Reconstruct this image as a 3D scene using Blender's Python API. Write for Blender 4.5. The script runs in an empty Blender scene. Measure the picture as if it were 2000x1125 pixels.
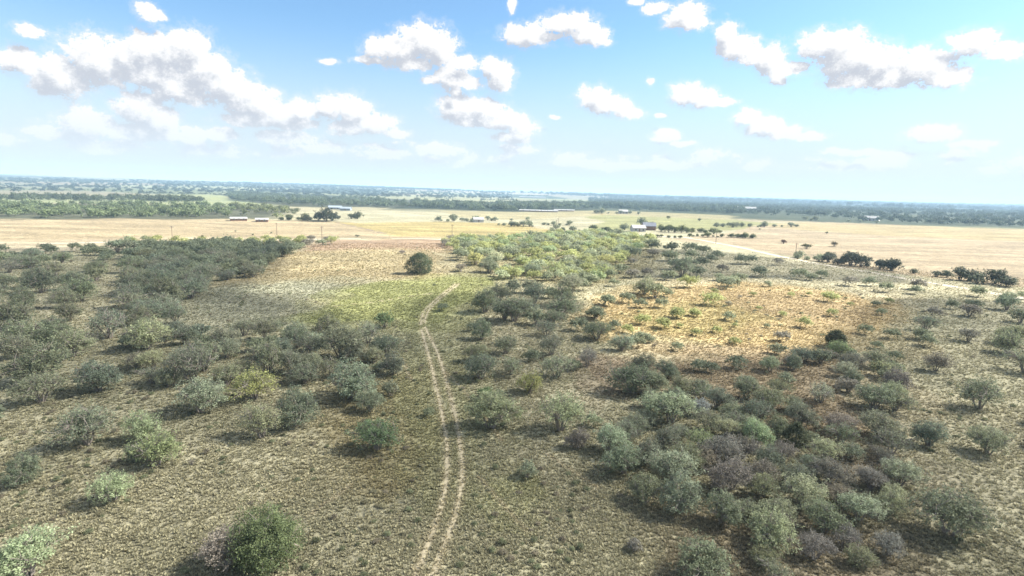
import bpy, math, random
import numpy as np
from mathutils import Matrix, Vector, Euler

random.seed(7)
RNG = np.random.default_rng(11)
S = bpy.context.scene
COL = S.collection
R = math.radians

# ------------------------------------------------------------------ camera
CAM_H, FPX = 32.0, 1100.0                       # height of the drone, focal length in photo pixels
PITCH, ROLL = R(9.8), R(1.47)
cam_d = bpy.data.cameras.new('camera')
cam = bpy.data.objects.new('camera', cam_d)
COL.objects.link(cam)
CAM_M = Matrix.Rotation(R(90) - PITCH, 4, 'X') @ Matrix.Rotation(ROLL, 4, 'Z')
cam.matrix_world = Matrix.Translation((0, 0, CAM_H)) @ CAM_M
cam_d.sensor_width = 36.0
cam_d.lens = 36.0 * FPX / 2000.0
cam_d.clip_start, cam_d.clip_end = 0.5, 80000.0
S.camera = cam
S.render.resolution_x, S.render.resolution_y = 1024, 576

# ------------------------------------------------------------------ render and exposure
S.render.engine = 'CYCLES'
cy = S.cycles
cy.max_bounces, cy.diffuse_bounces, cy.glossy_bounces = 6, 2, 1
cy.transmission_bounces, cy.volume_bounces, cy.transparent_max_bounces = 3, 0, 12
cy.caustics_reflective = cy.caustics_refractive = False
cy.use_denoising = True
S.view_settings.view_transform = 'Standard'
S.view_settings.look = 'None'
S.view_settings.gamma = 1.0
S.view_settings.use_curve_mapping = False
S.view_settings.exposure = 1.93
EXPO = 2 ** S.view_settings.exposure

# ------------------------------------------------------------------ pixel rays (photo pixels, 2000 x 1125)
_RM = np.array(CAM_M.to_3x3())
def ray(px, py):
    px = np.asarray(px, float); py = np.asarray(py, float)
    d = np.stack([(px - 1000.0) / FPX, (562.5 - py) / FPX, -np.ones_like(px)], -1)
    d = d @ _RM.T
    return d / np.linalg.norm(d, axis=-1, keepdims=True)
def azel(px, py):
    d = ray(px, py)
    return np.arctan2(d[..., 0], d[..., 1]), np.arcsin(d[..., 2])

# ------------------------------------------------------------------ sun
SUN_AZ, SUN_EL = R(79), R(41)                   # clockwise from the view direction (+Y)
SUN_DIR = Vector((math.sin(SUN_AZ) * math.cos(SUN_EL), math.cos(SUN_AZ) * math.cos(SUN_EL), math.sin(SUN_EL)))
sun_d = bpy.data.lights.new('sun', 'SUN')
sun_d.energy, sun_d.angle, sun_d.color = 4.6, R(0.55), (1.0, 0.945, 0.86)
sun = bpy.data.objects.new('sun', sun_d)
sun.rotation_euler = SUN_DIR.to_track_quat('Z', 'Y').to_euler()
COL.objects.link(sun)

# ------------------------------------------------------------------ world: Nishita sky with procedural cumulus
W = bpy.data.worlds.new('World'); S.world = W; W.use_nodes = True
nt = W.node_tree; nt.nodes.clear()
def N(tree, typ, **kw):
    n = tree.nodes.new(typ)
    for k, v in kw.items(): setattr(n, k, v)
    return n
def setv(sock, v):
    sock.default_value = v
def math_(tree, op, a, b=None, c=None, clamp=False):
    n = N(tree, 'ShaderNodeMath', operation=op, use_clamp=clamp)
    for i, v in enumerate((a, b, c)):
        if v is None: continue
        if hasattr(v, 'node'): tree.links.new(v, n.inputs[i])
        else: n.inputs[i].default_value = v
    return n.outputs[0]
def vmath(tree, op, a, b=None, c=None):
    n = N(tree, 'ShaderNodeVectorMath', operation=op)
    for i, v in enumerate((a, b, c)):
        if v is None: continue
        if hasattr(v, 'node'): tree.links.new(v, n.inputs[i])
        else: n.inputs[i].default_value = v
    return n.outputs['Value'] if op in ('LENGTH', 'DOT_PRODUCT', 'DISTANCE') else n.outputs[0]
def smooth(tree, x, lo, hi, a=0.0, b=1.0):
    n = N(tree, 'ShaderNodeMapRange', interpolation_type='SMOOTHSTEP')
    tree.links.new(x, n.inputs[0])
    for i, v in zip((1, 2, 3, 4), (lo, hi, a, b)): n.inputs[i].default_value = v
    return n.outputs[0]
def mixc(tree, fac, a, b, mode='MIX'):
    n = N(tree, 'ShaderNodeMix', data_type='RGBA', blend_type=mode)
    for s, v in ((n.inputs[0], fac), (n.inputs[6], a), (n.inputs[7], b)):
        if hasattr(v, 'node'): tree.links.new(v, s)
        else: s.default_value = v if not isinstance(v, tuple) else (*v, 1.0)[:4]
    return n.outputs[2]

CLOUDS = """285,95,35,30 330,105,45,40 370,97,46,38 300,140,60,40 400,140,52,42 440,168,52,40 350,172,62,28 475,192,45,34
512,206,45,30 548,228,45,25 592,215,32,22 570,240,42,14 500,235,60,15 258,112,34,36 195,120,70,46 120,150,60,40 40,120,45,25
280,215,50,36 312,237,36,28 262,258,50,18 330,264,40,10 380,262,28,13 432,262,32,13 170,240,50,26
648,207,32,24 690,217,36,27 730,242,42,20 772,262,30,9 680,252,36,14
832,82,52,34 780,96,50,26 740,96,30,20 860,97,29,30 800,125,45,14 722,118,26,7
905,122,30,15 960,127,19,16 976,145,25,28 978,166,18,14 880,150,36,21 915,161,28,13 848,155,20,10 890,182,12,12
898,212,40,27 945,217,42,23 987,234,42,18 1022,252,32,13 1000,268,36,11 940,238,52,10 1010,292,34,10
1030,68,47,20 1068,72,30,9 1110,45,52,20 1147,62,36,22 1172,78,22,11
1000,12,8,15 290,22,24,17 308,34,14,8 643,121,18,6
1280,15,22,14 1240,2,14,8 1340,28,34,25 1346,46,44,12
1420,72,22,28 1446,96,34,26 1472,108,26,20 1502,112,30,27 1526,138,36,16 1520,156,12,10 1556,128,30,9
1600,87,40,28 1650,87,50,28 1692,112,52,30 1732,117,40,24 1640,122,46,26 1680,152,64,20 1742,150,50,20 1800,130,60,34 1850,150,50,20
1163,190,30,21 1190,205,38,18 1227,221,28,11
1340,185,33,21 1370,191,36,18 1412,199,25,8
1460,230,26,16 1490,246,36,18 1532,257,36,14 1577,267,36,8
1300,266,26,13 1332,281,26,6 1292,225,12,4 1270,158,8,8 1085,229,10,4
1640,296,38,6 1692,299,30,5 1820,260,50,14 1900,80,50,22 1960,100,40,20 1900,280,45,8
90,262,45,12 60,60,30,12 860,292,42,12 760,300,40,10 560,268,55,13 620,290,45,9"""

grp = bpy.data.node_groups.new('cloud_field', 'ShaderNodeTree')
grp.interface.new_socket('p', in_out='INPUT', socket_type='NodeSocketVector')
grp.interface.new_socket('d', in_out='OUTPUT', socket_type='NodeSocketFloat')
gi, go = N(grp, 'NodeGroupInput'), N(grp, 'NodeGroupOutput')
wn = N(grp, 'ShaderNodeTexNoise', noise_dimensions='2D'); setv(wn.inputs['Scale'], 38.0); setv(wn.inputs['Detail'], 2.0)
grp.links.new(gi.outputs[0], wn.inputs['Vector'])
wv = vmath(grp, 'SUBTRACT', wn.outputs['Color'], (0.5, 0.5, 0.5))
wp = vmath(grp, 'MULTIPLY_ADD', wv, (0.012, 0.010, 0.0), gi.outputs[0])
acc = None
for tok in CLOUDS.split():
    x, y, rx, ry = map(float, tok.split(','))
    (a0, e0), (a1, _), (_, e1) = azel(x, y), azel(x + rx, y), azel(x, y - ry)
    ra, re_ = abs(a1 - a0) + 1e-5, abs(e1 - e0) + 1e-5
    q = vmath(grp, 'MULTIPLY_ADD', wp, (1 / ra, 1 / re_, 0.0), (-a0 / ra, -e0 / re_, 0.0))
    l = vmath(grp, 'LENGTH', q)
    acc = l if acc is None else math_(grp, 'SMOOTH_MIN', acc, l, 0.22)
# low distant cloud field, everywhere round the horizon
sx = N(grp, 'ShaderNodeSeparateXYZ'); grp.links.new(gi.outputs[0], sx.inputs[0])
lowp = vmath(grp, 'MULTIPLY', gi.outputs[0], (15.0, 34.0, 1.0))
ln_ = N(grp, 'ShaderNodeTexNoise', noise_dimensions='2D'); setv(ln_.inputs['Scale'], 1.0); setv(ln_.inputs['Detail'], 4.0)
grp.links.new(lowp, ln_.inputs['Vector'])
band = math_(grp, 'MULTIPLY', smooth(grp, sx.outputs[1], 0.012, 0.05), smooth(grp, sx.outputs[1], 0.13, 0.05))
lowd = math_(grp, 'ADD', math_(grp, 'MULTIPLY', math_(grp, 'SUBTRACT', ln_.outputs[0], 0.50), 3.4), math_(grp, 'MULTIPLY', math_(grp, 'SUBTRACT', band, 1.0), 2.5))
# scattered cumulus higher up and behind, unseen, their cover thickened for fill light
hip = vmath(grp, 'MULTIPLY', gi.outputs[0], (4.0, 7.0, 1.0))
hn = N(grp, 'ShaderNodeTexNoise', noise_dimensions='2D'); setv(hn.inputs['Scale'], 1.0); setv(hn.inputs['Detail'], 3.0)
grp.links.new(hip, hn.inputs['Vector'])
away = math_(grp, 'MAXIMUM', smooth(grp, sx.outputs[1], 0.33, 0.45),
             smooth(grp, math_(grp, 'ABSOLUTE', sx.outputs[0]), 0.8, 0.95))
hid = math_(grp, 'MULTIPLY', math_(grp, 'SUBTRACT', hn.outputs[0], 0.49), math_(grp, 'MULTIPLY', away, 5.0))
base = math_(grp, 'MAXIMUM', math_(grp, 'MAXIMUM', math_(grp, 'SUBTRACT', 1.07, acc), lowd),
             math_(grp, 'ADD', hid, math_(grp, 'MULTIPLY', math_(grp, 'SUBTRACT', away, 1.0), 2.5)))
fb = N(grp, 'ShaderNodeTexNoise', noise_dimensions='2D'); setv(fb.inputs['Scale'], 52.0); setv(fb.inputs['Detail'], 6.0)
setv(fb.inputs['Roughness'], 0.62)
fbp = vmath(grp, 'MULTIPLY', gi.outputs[0], (1.0, 1.25, 1.0)); grp.links.new(fbp, fb.inputs['Vector'])
den = math_(grp, 'ADD', base, math_(grp, 'MULTIPLY', math_(grp, 'SUBTRACT', fb.outputs[0], 0.5), 1.5))
fb2 = N(grp, 'ShaderNodeTexNoise', noise_dimensions='2D'); setv(fb2.inputs['Scale'], 165.0); setv(fb2.inputs['Detail'], 3.0); setv(fb2.inputs['Roughness'], 0.7)
grp.links.new(fbp, fb2.inputs['Vector'])
den = math_(grp, 'ADD', den, math_(grp, 'MULTIPLY', math_(grp, 'ABSOLUTE', math_(grp, 'SUBTRACT', fb2.outputs[0], 0.5)), -1.3))
den = math_(grp, 'ADD', den, 0.16)
grp.links.new(den, go.inputs[0])

tc = N(nt, 'ShaderNodeTexCoord')
sp = N(nt, 'ShaderNodeSeparateXYZ'); nt.links.new(tc.outputs['Generated'], sp.inputs[0])
az = math_(nt, 'ARCTAN2', sp.outputs[0], sp.outputs[1])
el = math_(nt, 'ARCSINE', sp.outputs[2])
cb = N(nt, 'ShaderNodeCombineXYZ'); nt.links.new(az, cb.inputs[0]); nt.links.new(el, cb.inputs[1])
def cf(off):
    g = N(nt, 'ShaderNodeGroup'); g.node_tree = grp
    nt.links.new(vmath(nt, 'ADD', cb.outputs[0], off) if off else cb.outputs[0], g.inputs[0])
    return g.outputs[0]
d0 = cf(None); d1 = cf((0.012, 0.021, 0.0))
veil = math_(nt, 'MULTIPLY', smooth(nt, d0, -0.55, 0.12), 0.30)
alpha = math_(nt, 'MAXIMUM', smooth(nt, d0, -0.05, 0.17), veil)
shade = smooth(nt, math_(nt, 'ADD', math_(nt, 'MULTIPLY', d1, 0.7), math_(nt, 'MULTIPLY', math_(nt, 'SUBTRACT', d1, d0), 0.9)), -0.45, 1.12)
lowhaze = smooth(nt, el, 0.0, 0.13)
sky = N(nt, 'ShaderNodeTexSky', sky_type='NISHITA', sun_disc=False)
sky.sun_elevation, sky.sun_rotation = SUN_EL, SUN_AZ
sky.altitude, sky.air_density, sky.dust_density, sky.ozone_density = 0.0, 1.0, 0.5, 2.5
SKY_STR = 0.095
k = 1.0 / (SKY_STR * EXPO)
skyc = mixc(nt, 1.0, sky.outputs[0], (0.47, 0.565, 0.59), 'MULTIPLY')
cl_lit = mixc(nt, lowhaze, (0.93 * k, 0.95 * k, 0.97 * k), (1.06 * k, 1.055 * k, 1.05 * k))
cl_dark = mixc(nt, lowhaze, (0.80 * k, 0.84 * k, 0.90 * k), (0.63 * k, 0.665 * k, 0.735 * k))
clc = mixc(nt, shade, cl_lit, cl_dark)
al2 = math_(nt, 'MULTIPLY', alpha, smooth(nt, el, 0.0, 0.12, 0.45, 1.0))
skyc = mixc(nt, smooth(nt, el, 0.0, 0.27, 0.94, 0.0), skyc, (0.76 * k, 0.81 * k, 0.87 * k))
final = mixc(nt, al2, skyc, clc)
bg = N(nt, 'ShaderNodeBackground'); setv(bg.inputs[1], SKY_STR); nt.links.new(final, bg.inputs[0])
wo = N(nt, 'ShaderNodeOutputWorld'); nt.links.new(bg.outputs[0], wo.inputs[0])

# ------------------------------------------------------------------ numpy noise and terrain
def _hash(ix, iy, seed):
    h = (ix.astype(np.int64) * 374761393 + iy.astype(np.int64) * 668265263 + seed * 1442695041) & 0xFFFFFFFF
    h = ((h ^ (h >> 13)) * 1274126177) & 0xFFFFFFFF
    h = h ^ (h >> 16)
    return (h & 0xFFFFFF) / float(0xFFFFFF)
def vnoise(x, y, seed=0):
    x = np.asarray(x, float); y = np.asarray(y, float)
    ix, iy = np.floor(x), np.floor(y)
    fx, fy = x - ix, y - iy
    fx, fy = fx * fx * (3 - 2 * fx), fy * fy * (3 - 2 * fy)
    a, b = _hash(ix, iy, seed), _hash(ix + 1, iy, seed)
    c, d = _hash(ix, iy + 1, seed), _hash(ix + 1, iy + 1, seed)
    return (a * (1 - fx) + b * fx) * (1 - fy) + (c * (1 - fx) + d * fx) * fy
def fbm(x, y, seed=0, oct=4):
    s, a, t = 0.0, 0.5, 0.0
    for o in range(oct):
        s = s + a * vnoise(x * 2 ** o + 17 * o, y * 2 ** o - 9 * o, seed + o); t += a; a *= 0.5
    return s / t
def sstep(x, a, b):
    t = np.clip((x - a) / (b - a), 0, 1); return t * t * (3 - 2 * t)
def terrain(x, y):
    x = np.asarray(x, float); y = np.asarray(y, float)
    r = np.hypot(x, y); azm = np.arctan2(x, y)
    z = (fbm(x / 42, y / 42, 3, 3) - 0.5) * 1.5 + (fbm(x / 190, y / 190, 5, 2) - 0.5) * 3.0 * sstep(r, 60, 300)
    far = sstep(r, 900, 3200)
    z = z + far * (fbm(x / 1500, y / 1500, 8, 3) - 0.5) * 20
    left = sstep(-azm, -0.35, 0.75) * (np.abs(azm) < 1.7)
    z = z + left * sstep(r, 1500, 6500) * 54 + 16 * sstep(r, 5000, 10000) * (fbm(azm * 9, r / 6000, 21, 3))
    return z
_TS = np.geomspace(20, 15500, 420)
def ground(px, py):
    """world points where the rays through photo pixels first meet the terrain"""
    d = ray(px, py); sh = d.shape[:-1]; d = d.reshape(-1, 3)
    below = d[:, None, 2] * _TS + CAM_H - terrain(d[:, None, 0] * _TS, d[:, None, 1] * _TS)
    hit = below < 0
    k_ = np.where(hit.any(1), hit.argmax(1), len(_TS) - 1); k_ = np.maximum(k_, 1)
    r_ = np.arange(len(d)); b0, b1 = below[r_, k_ - 1], below[r_, k_]
    f = np.where(hit.any(1), b0 / np.where(b0 == b1, 1, b0 - b1), 1.0)
    t = _TS[k_ - 1] + (_TS[k_] - _TS[k_ - 1]) * np.clip(f, 0, 1)
    x, y = d[:, 0] * t, d[:, 1] * t
    return np.stack([x, y, terrain(x, y)], -1).reshape(sh + (3,))
def poly(s):
    a = np.array([list(map(float, q.split(','))) for q in s.split()])
    return ground(a[:, 0], a[:, 1])[:, :2]
def inside(P, x, y):
    c = np.zeros(np.shape(x), bool)
    n = len(P)
    for i in range(n):
        x0, y0 = P[i]; x1, y1 = P[(i + 1) % n]
        if y0 == y1: continue
        c ^= ((y0 > y) != (y1 > y)) & (x < (x1 - x0) * (y - y0) / (y1 - y0) + x0)
    return c

# ------------------------------------------------------------------ ground colours: what grows on each piece of land
OLIVE, STRAW, RUST, PINK, LIME, TEAL, TAN, GOLD, PALE, GREEN, WOOD, SAND, EARTH = (
    (.445, .42, .275), (.55, .505, .34), (.49, .375, .205), (.46, .33, .22), (.35, .37, .14), (.33, .335, .24), (.455, .375, .235),
    (.45, .375, .17), (.40, .36, .235), (.33, .335, .15), (.05, .065, .04), (.56, .47, .33), (.30, .225, .15))
REG = [  # outline in the photo, colour, strength, fray of its edge in metres
    ("-700,480 -700,424 250,426 640,431 700,436 860,433 1010,438 1120,452 1160,462 1130,470 900,472 760,470 680,464 560,468 250,472", TAN, 1, 5),
    ("650,432 700,436 860,433 1010,438 1090,450 1100,458 900,463 770,462 740,452", GOLD, 1, 3),
    ("-700,480 250,466 500,462 660,465 700,468 560,478 420,482 250,488 -700,500", SAND, .65, 5),
    ("660,466 760,468 880,468 900,482 880,492 760,490 660,490 560,500 600,480", PINK, .9, 6),
    ("540,492 700,486 880,490 890,520 860,545 760,540 640,545 520,560 400,570 500,540", (.47, .39, .225), .9, 8),
    ("380,570 520,552 640,548 700,560 640,590 640,620 560,640 420,640 360,620", TEAL, .75, 7),
    ("640,575 760,550 880,538 990,545 940,575 900,600 870,640 800,640 760,625 660,640 600,630 650,600", LIME, .85, 6),
    ("1130,455 1180,432 1140,424 1180,418 1420,428 1560,440 1420,450 1290,445", GREEN, .9, 3),
    ("1290,470 1420,455 1480,440 1600,434 1760,440 2700,470 2700,640 1760,536 1640,520 1540,500 1400,474", (.45, .37, .245), 1, 4),
    ("1480,440 1560,434 1760,440 2700,470 2700,490 1760,462 1600,452", GOLD, .5, 4),
    ("1140,600 1220,560 1330,545 1460,552 1600,560 1760,575 1780,630 1720,665 1560,692 1400,690 1260,660 1180,640", (.56, .435, .225), .95, 8),
    ("1200,620 1320,590 1440,590 1560,620 1500,660 1330,665 1230,650", GOLD, .75, 6),
    ("1420,570 1700,575 1720,600 1690,650 1560,640 1460,600", RUST, .85, 7),
    ("1280,520 1400,496 1560,510 1760,550 1780,600 1600,560 1440,552 1300,560", STRAW, .8, 6),
    ("880,470 1240,462 1290,500 1220,550 1130,560 1000,545 900,530", (.33, .29, .15), .7, 6),
    ("1250,690 1500,690 1700,720 1740,830 1640,860 1500,820 1400,760 1290,740", (.36, .265, .165), .7, 6),
    ("1150,690 1300,720 1240,800 1130,770 1100,700", (.36, .26, .18), .6, 4),
    ("1300,1010 1480,1000 1800,1040 1900,1300 1200,1300 1350,1120", EARTH, .5, 3),
    ("1560,880 1760,870 1800,980 1640,960", (.34, .26, .19), .6, 3),
    ("930,920 1010,900 1060,960 1000,1000 930,980", LIME, .45, 3),
    ("650,760 840,700 880,900 760,980 600,960", (.31, .245, .10), .5, 4),
    ("785,620 900,620 925,720 950,900 930,1010 840,1010 800,900 755,700", (.38, .385, .20), .55, 4),
    ("-800,399 250,399 470,400 560,408 540,428 250,427 -800,426", WOOD, .8, 10),
    ("-800,382 250,386 430,388 480,392 540,401 420,402 250,396 -800,396", (.36, .39, .21), 1, 12),
    ("250,380 420,380 450,384 450,390 380,390 250,385", (.34, .36, .17), 1, 12),
    ("447,376 550,376 740,386 860,394 1000,396 1150,398 1150,410 1000,413 860,409 720,405 560,404 450,392", WOOD, .85, 14),
    ("740,382 900,380 1000,386 990,396 860,392 740,387", (.36, .36, .2), .9, 14),
    ("850,410 1010,414 1180,411 1440,422 1420,430 1180,420 1000,430 900,425", (.43, .38, .21), .8, 6),
    ("1150,395 1250,386 1450,392 1800,410 2700,440 2700,470 1760,440 1500,424 1300,414 1150,411", (.09, .11, .065), .85, 14),
]
HEDGES_AND_SHADOW = [("250,378 330,378 400,380 446,382 452,390", 7), ("612,378 643,378", 6), ("612,385 641,385", 7), ("688,384.5 724,384.5", 7), ("686,379 723,379.5", 6), ("726,380.5 801,381", 5),
          ("567,360 595,360", 8), ("732,363.5 744,363.5", 9), ("774,366.5 822,367.5", 9), ("850,388 887,388.5", 9), ("895,370 970,371", 9), ("930,391 1010,391", 6), ("1026,383 1074,383", 8),  # last row: dark trees standing in for a shadow by the long shed
          ("282,354 352,355.5", 9), ("362,356 394,356.5", 9), ("380,362 420,363", 7), ("300,366 350,367", 8), ("470,366 560,368", 7), ("560,371 640,373", 7), ("400,370 470,372", 6), ("640,368 720,371", 7),
          ("760,373 850,375", 7), ("860,378 920,380", 6), ("-300,362 245,366", 7), ("-300,371 240,373", 7), ("-300,356 240,356", 9), ("520,362 560,363", 9), ("650,362 700,363.5", 9), ("1100,378 1180,380", 9)]
REGW = [(poly(s), np.array(c), k, f) for s, c, k, f in REG]
GROUND_TONE = 0.54
WORN = []
def albedo(x, y):
    r = np.hypot(x, y)
    n1, n2 = fbm(x / 9, y / 9, 31, 3), fbm(x / 34, y / 34, 37, 3)
    c = np.empty(x.shape + (3,))
    o, s, e = map(np.array, (OLIVE, STRAW, EARTH))
    m = sstep(n2 * 0.6 + n1 * 0.4, 0.38, 0.66)[..., None]
    c[:] = o * (1 - m) + (0.55 * s + 0.45 * o) * m
    # patchwork of fields on the far land
    w = sstep(r, 700, 1000)[..., None]
    wx, wy = x + 90 * (vnoise(x / 300, y / 300, 41) - .5), y + 160 * (vnoise(x / 400, y / 400, 43) - .5)
    gx, gy = np.floor(wx / 520 + 0.37 * np.floor(wy / 760)), np.floor(wy / 760)
    h = _hash(gx, gy, 5); h2 = _hash(gx, gy, 9)
    pal = np.array([(.34, .31, .20), (.28, .29, .16), (.33, .27, .17), (.20, .22, .11), (.06, .08, .045), (.36, .32, .22), (.08, .10, .055), (.26, .25, .15)])
    fc = pal[np.minimum((h * 8).astype(int), 7)] * (0.85 + 0.3 * h2)[..., None]
    azm = np.arctan2(x, y)
    fw = (sstep(azm, 0.08, 0.35) * sstep(r, 1500, 2600))[..., None]      # the wooded right-hand distance
    fc = fc * (1 - fw) + np.array((.055, .072, .05)) * fw
    c = c * (1 - w) + fc * w
    for P, col, k, f in REGW:
        lo, hi = P.min(0) - 4 * f - 10, P.max(0) + 4 * f + 10
        b = (x > lo[0]) & (x < hi[0]) & (y > lo[1]) & (y < hi[1])
        if not b.any(): continue
        xx, yy = x[b], y[b]; a = 0
        for j in range(4):
            dx = (fbm(xx / (5 * f), yy / (5 * f), 50 + j, 3) - .5) * 5 * f
            dy = (fbm(xx / (5 * f), yy / (5 * f), 60 + j, 3) - .5) * 5 * f
            a = a + inside(P, xx + dx, yy + dy) * 0.25
        a = (a * k)[..., None]
        c[b] = c[b] * (1 - a) + col * a
    for q, wd in WORN:
        near_ = (r < 330) & (np.abs(x) < 60)
        if not near_.any(): continue
        xx, yy = x[near_], y[near_]; dd = np.full(xx.shape, 1e9)
        for j in range(0, len(q), 24):
            s_ = q[j:j + 24]
            dd = np.minimum(dd, ((xx[:, None] - s_[None, :, 0]) ** 2 + (yy[:, None] - s_[None, :, 1]) ** 2).min(1))
        a = np.exp(-dd / (wd * wd)) * (.55 + .45 * fbm(xx / 1.1, yy / 1.1, 87, 2))
        a = np.minimum(1, 1.15 * a); c[near_] = c[near_] * (1 - .92 * a[:, None]) + np.array((.62, .535, .36)) * .92 * a[:, None]
    return c * GROUND_TONE * (0.88 + 0.24 * n1[..., None])

# ------------------------------------------------------------------ material helpers
def mat(name):
    m = bpy.data.materials.new(name); m.use_nodes = True
    t = m.node_tree; b = t.nodes['Principled BSDF']
    return m, t, b
def simple(name, col, rough=0.8, var=0.12, scale=2.0, bump=0.0):
    m, t, b = mat(name)
    n = N(t, 'ShaderNodeTexNoise'); setv(n.inputs['Scale'], scale); setv(n.inputs['Detail'], 4.0)
    g = N(t, 'ShaderNodeTexCoord'); t.links.new(g.outputs['Object'], n.inputs['Vector'])
    f = smooth(t, n.outputs[0], 0.25, 0.75, 1 - var, 1 + var)
    c = N(t, 'ShaderNodeVectorMath', operation='SCALE'); c.inputs[0].default_value = col; t.links.new(f, c.inputs['Scale'])
    t.links.new(c.outputs[0], b.inputs['Base Color']); setv(b.inputs['Roughness'], rough)
    if bump:
        bp = N(t, 'ShaderNodeBump'); setv(bp.inputs['Distance'], bump); t.links.new(n.outputs[0], bp.inputs['Height'])
        t.links.new(bp.outputs[0], b.inputs['Normal'])
    return m
def ground_material():
    m, t, b = mat('grassland')
    at = N(t, 'ShaderNodeAttribute', attribute_name='soil')
    pos = N(t, 'ShaderNodeNewGeometry').outputs['Position']
    out = at.outputs['Color']
    def noise(sc, det, vec=pos, rough=0.6):
        n = N(t, 'ShaderNodeTexNoise'); setv(n.inputs['Scale'], sc); setv(n.inputs['Detail'], det); setv(n.inputs['Roughness'], rough)
        t.links.new(vec, n.inputs['Vector']); return n.outputs[0]
    fine, mid = noise(1.9, 5.0), noise(0.30, 4.0)
    big = noise(0.045, 3.0, vmath(t, 'MULTIPLY', pos, (0.45, 1.0, 1.0)))
    f = math_(t, 'MULTIPLY', smooth(t, fine, 0.32, 0.70, 0.72, 1.28), smooth(t, mid, 0.32, 0.68, 0.82, 1.17))
    f = math_(t, 'MULTIPLY', f, smooth(t, big, 0.35, 0.65, 0.86, 1.13))
    streak = noise(1.0, 4.0, vmath(t, 'MULTIPLY', pos, (0.006, 0.055, 0.0)), 0.65)
    f = math_(t, 'MULTIPLY', f, smooth(t, streak, 0.32, 0.68, 0.84, 1.13))
    s = N(t, 'ShaderNodeVectorMath', operation='SCALE'); t.links.new(out, s.inputs[0]); t.links.new(f, s.inputs['Scale'])
    t.links.new(s.outputs[0], b.inputs['Base Color']); setv(b.inputs['Roughness'], 0.95); setv(b.inputs['Specular IOR Level'], 0.1)
    hgt = math_(t, 'ADD', math_(t, 'MULTIPLY', fine, 0.55), math_(t, 'MULTIPLY', mid, 1.6))
    bp = N(t, 'ShaderNodeBump'); setv(bp.inputs['Strength'], 0.9); setv(bp.inputs['Distance'], 0.55)
    t.links.new(hgt, bp.inputs['Height']); t.links.new(bp.outputs[0], b.inputs['Normal'])
    return m
def leaf_material(name, inst=False):
    m, t, b = mat(name)
    v = N(t, 'ShaderNodeAttribute', attribute_name='leaf').outputs['Fac']
    if inst:
        c = N(t, 'ShaderNodeAttribute', attribute_type='INSTANCER', attribute_name='tint').outputs['Color']
    else:
        c = N(t, 'ShaderNodeObjectInfo').outputs['Color']
    f = smooth(t, v, 0.0, 1.0, 0.55, 1.5)
    s = N(t, 'ShaderNodeVectorMath', operation='SCALE'); t.links.new(c, s.inputs[0]); t.links.new(f, s.inputs['Scale'])
    setv(b.inputs['Roughness'], 0.6); setv(b.inputs['Specular IOR Level'], 0.25)
    t.links.new(s.outputs[0], b.inputs['Base Color'])
    tr = N(t, 'ShaderNodeBsdfTranslucent'); t.links.new(s.outputs[0], tr.inputs[0])
    mx = N(t, 'ShaderNodeMixShader'); setv(mx.inputs[0], 0.46)
    t.links.new(b.outputs[0], mx.inputs[1]); t.links.new(tr.outputs[0], mx.inputs[2])
    t.links.new(mx.outputs[0], t.nodes['Material Output'].inputs[0])
    return m
M_GROUND = ground_material()
M_LEAF, M_LEAF_I, M_GRASS = leaf_material('foliage'), leaf_material('distant_foliage', True), leaf_material('dry_grass', True)
M_BARK = simple('grey_bark', (.235, .205, .175), 0.9, 0.3, 6)
M_WOOD = simple('weathered_wood', (.16, .12, .085), 0.9, 0.25, 3)
M_RUT = simple('bare_dry_soil', (.30, .26, .17), 0.95, 0.28, 1.2, 0.2)
M_ROAD = simple('caliche_gravel', (.36, .32, .245), 0.95, 0.15, 0.5, 0.1)
M_WHITE = simple('white_paint', (.42, .41, .39), 0.6, 0.05, 0.4)
M_METAL = simple('white_roof_metal', (.30, .30, .29), 0.45, 0.05, 0.2)
M_BLUEM = simple('pale_blue_roof_metal', (.22, .26, .30), 0.45, 0.06, 0.2)
M_SLATE = simple('dark_slate_roof', (.10, .11, .135), 0.7, 0.15, 0.6)
M_GLASS = simple('dark_window_glass', (.04, .05, .06), 0.15, 0.1, 1)
M_BROWN = simple('brown_barn_boards', (.20, .12, .08), 0.85, 0.2, 0.8)

# ------------------------------------------------------------------ object helpers
def mesh(name, V, F, m=None, attr=None, smooth_=False):
    me = bpy.data.meshes.new(name)
    V = np.asarray(V, np.float32)
    if isinstance(F, np.ndarray):
        k = F.shape[1]
        me.vertices.add(len(V)); me.vertices.foreach_set('co', V.ravel())
        me.loops.add(F.size); me.loops.foreach_set('vertex_index', F.ravel().astype(np.int32))
        me.polygons.add(len(F)); me.polygons.foreach_set('loop_start', np.arange(0, F.size, k, dtype=np.int32))
        me.update(calc_edges=True)
    else:
        me.from_pydata(V.tolist(), [], F)
    for m_ in (m if isinstance(m, (list, tuple)) else [m]):
        if m_: me.materials.append(m_)
    if attr is not None:
        n_, a = attr
        a = np.asarray(a, np.float32)
        if a.ndim == 1:
            me.attributes.new(n_, 'FLOAT', 'POINT').data.foreach_set('value', a)
        else:
            me.attributes.new(n_, 'FLOAT_COLOR', 'POINT').data.foreach_set('color', np.c_[a, np.ones(len(a))].astype(np.float32).ravel())
    if smooth_: me.polygons.foreach_set('use_smooth', np.ones(len(me.polygons), bool))
    return me
def obj(name, data, parent=None, loc=None, col=COL):
    o = bpy.data.objects.new(name, data); col.objects.link(o)
    if parent: o.parent = parent
    if loc is not None: o.location = loc
    return o
def tag(o, label=None, cat=None, group=None, kind=None):
    for k_, v in (('label', label), ('category', cat), ('group', group), ('kind', kind)):
        if v: o[k_] = v
    return o

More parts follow.
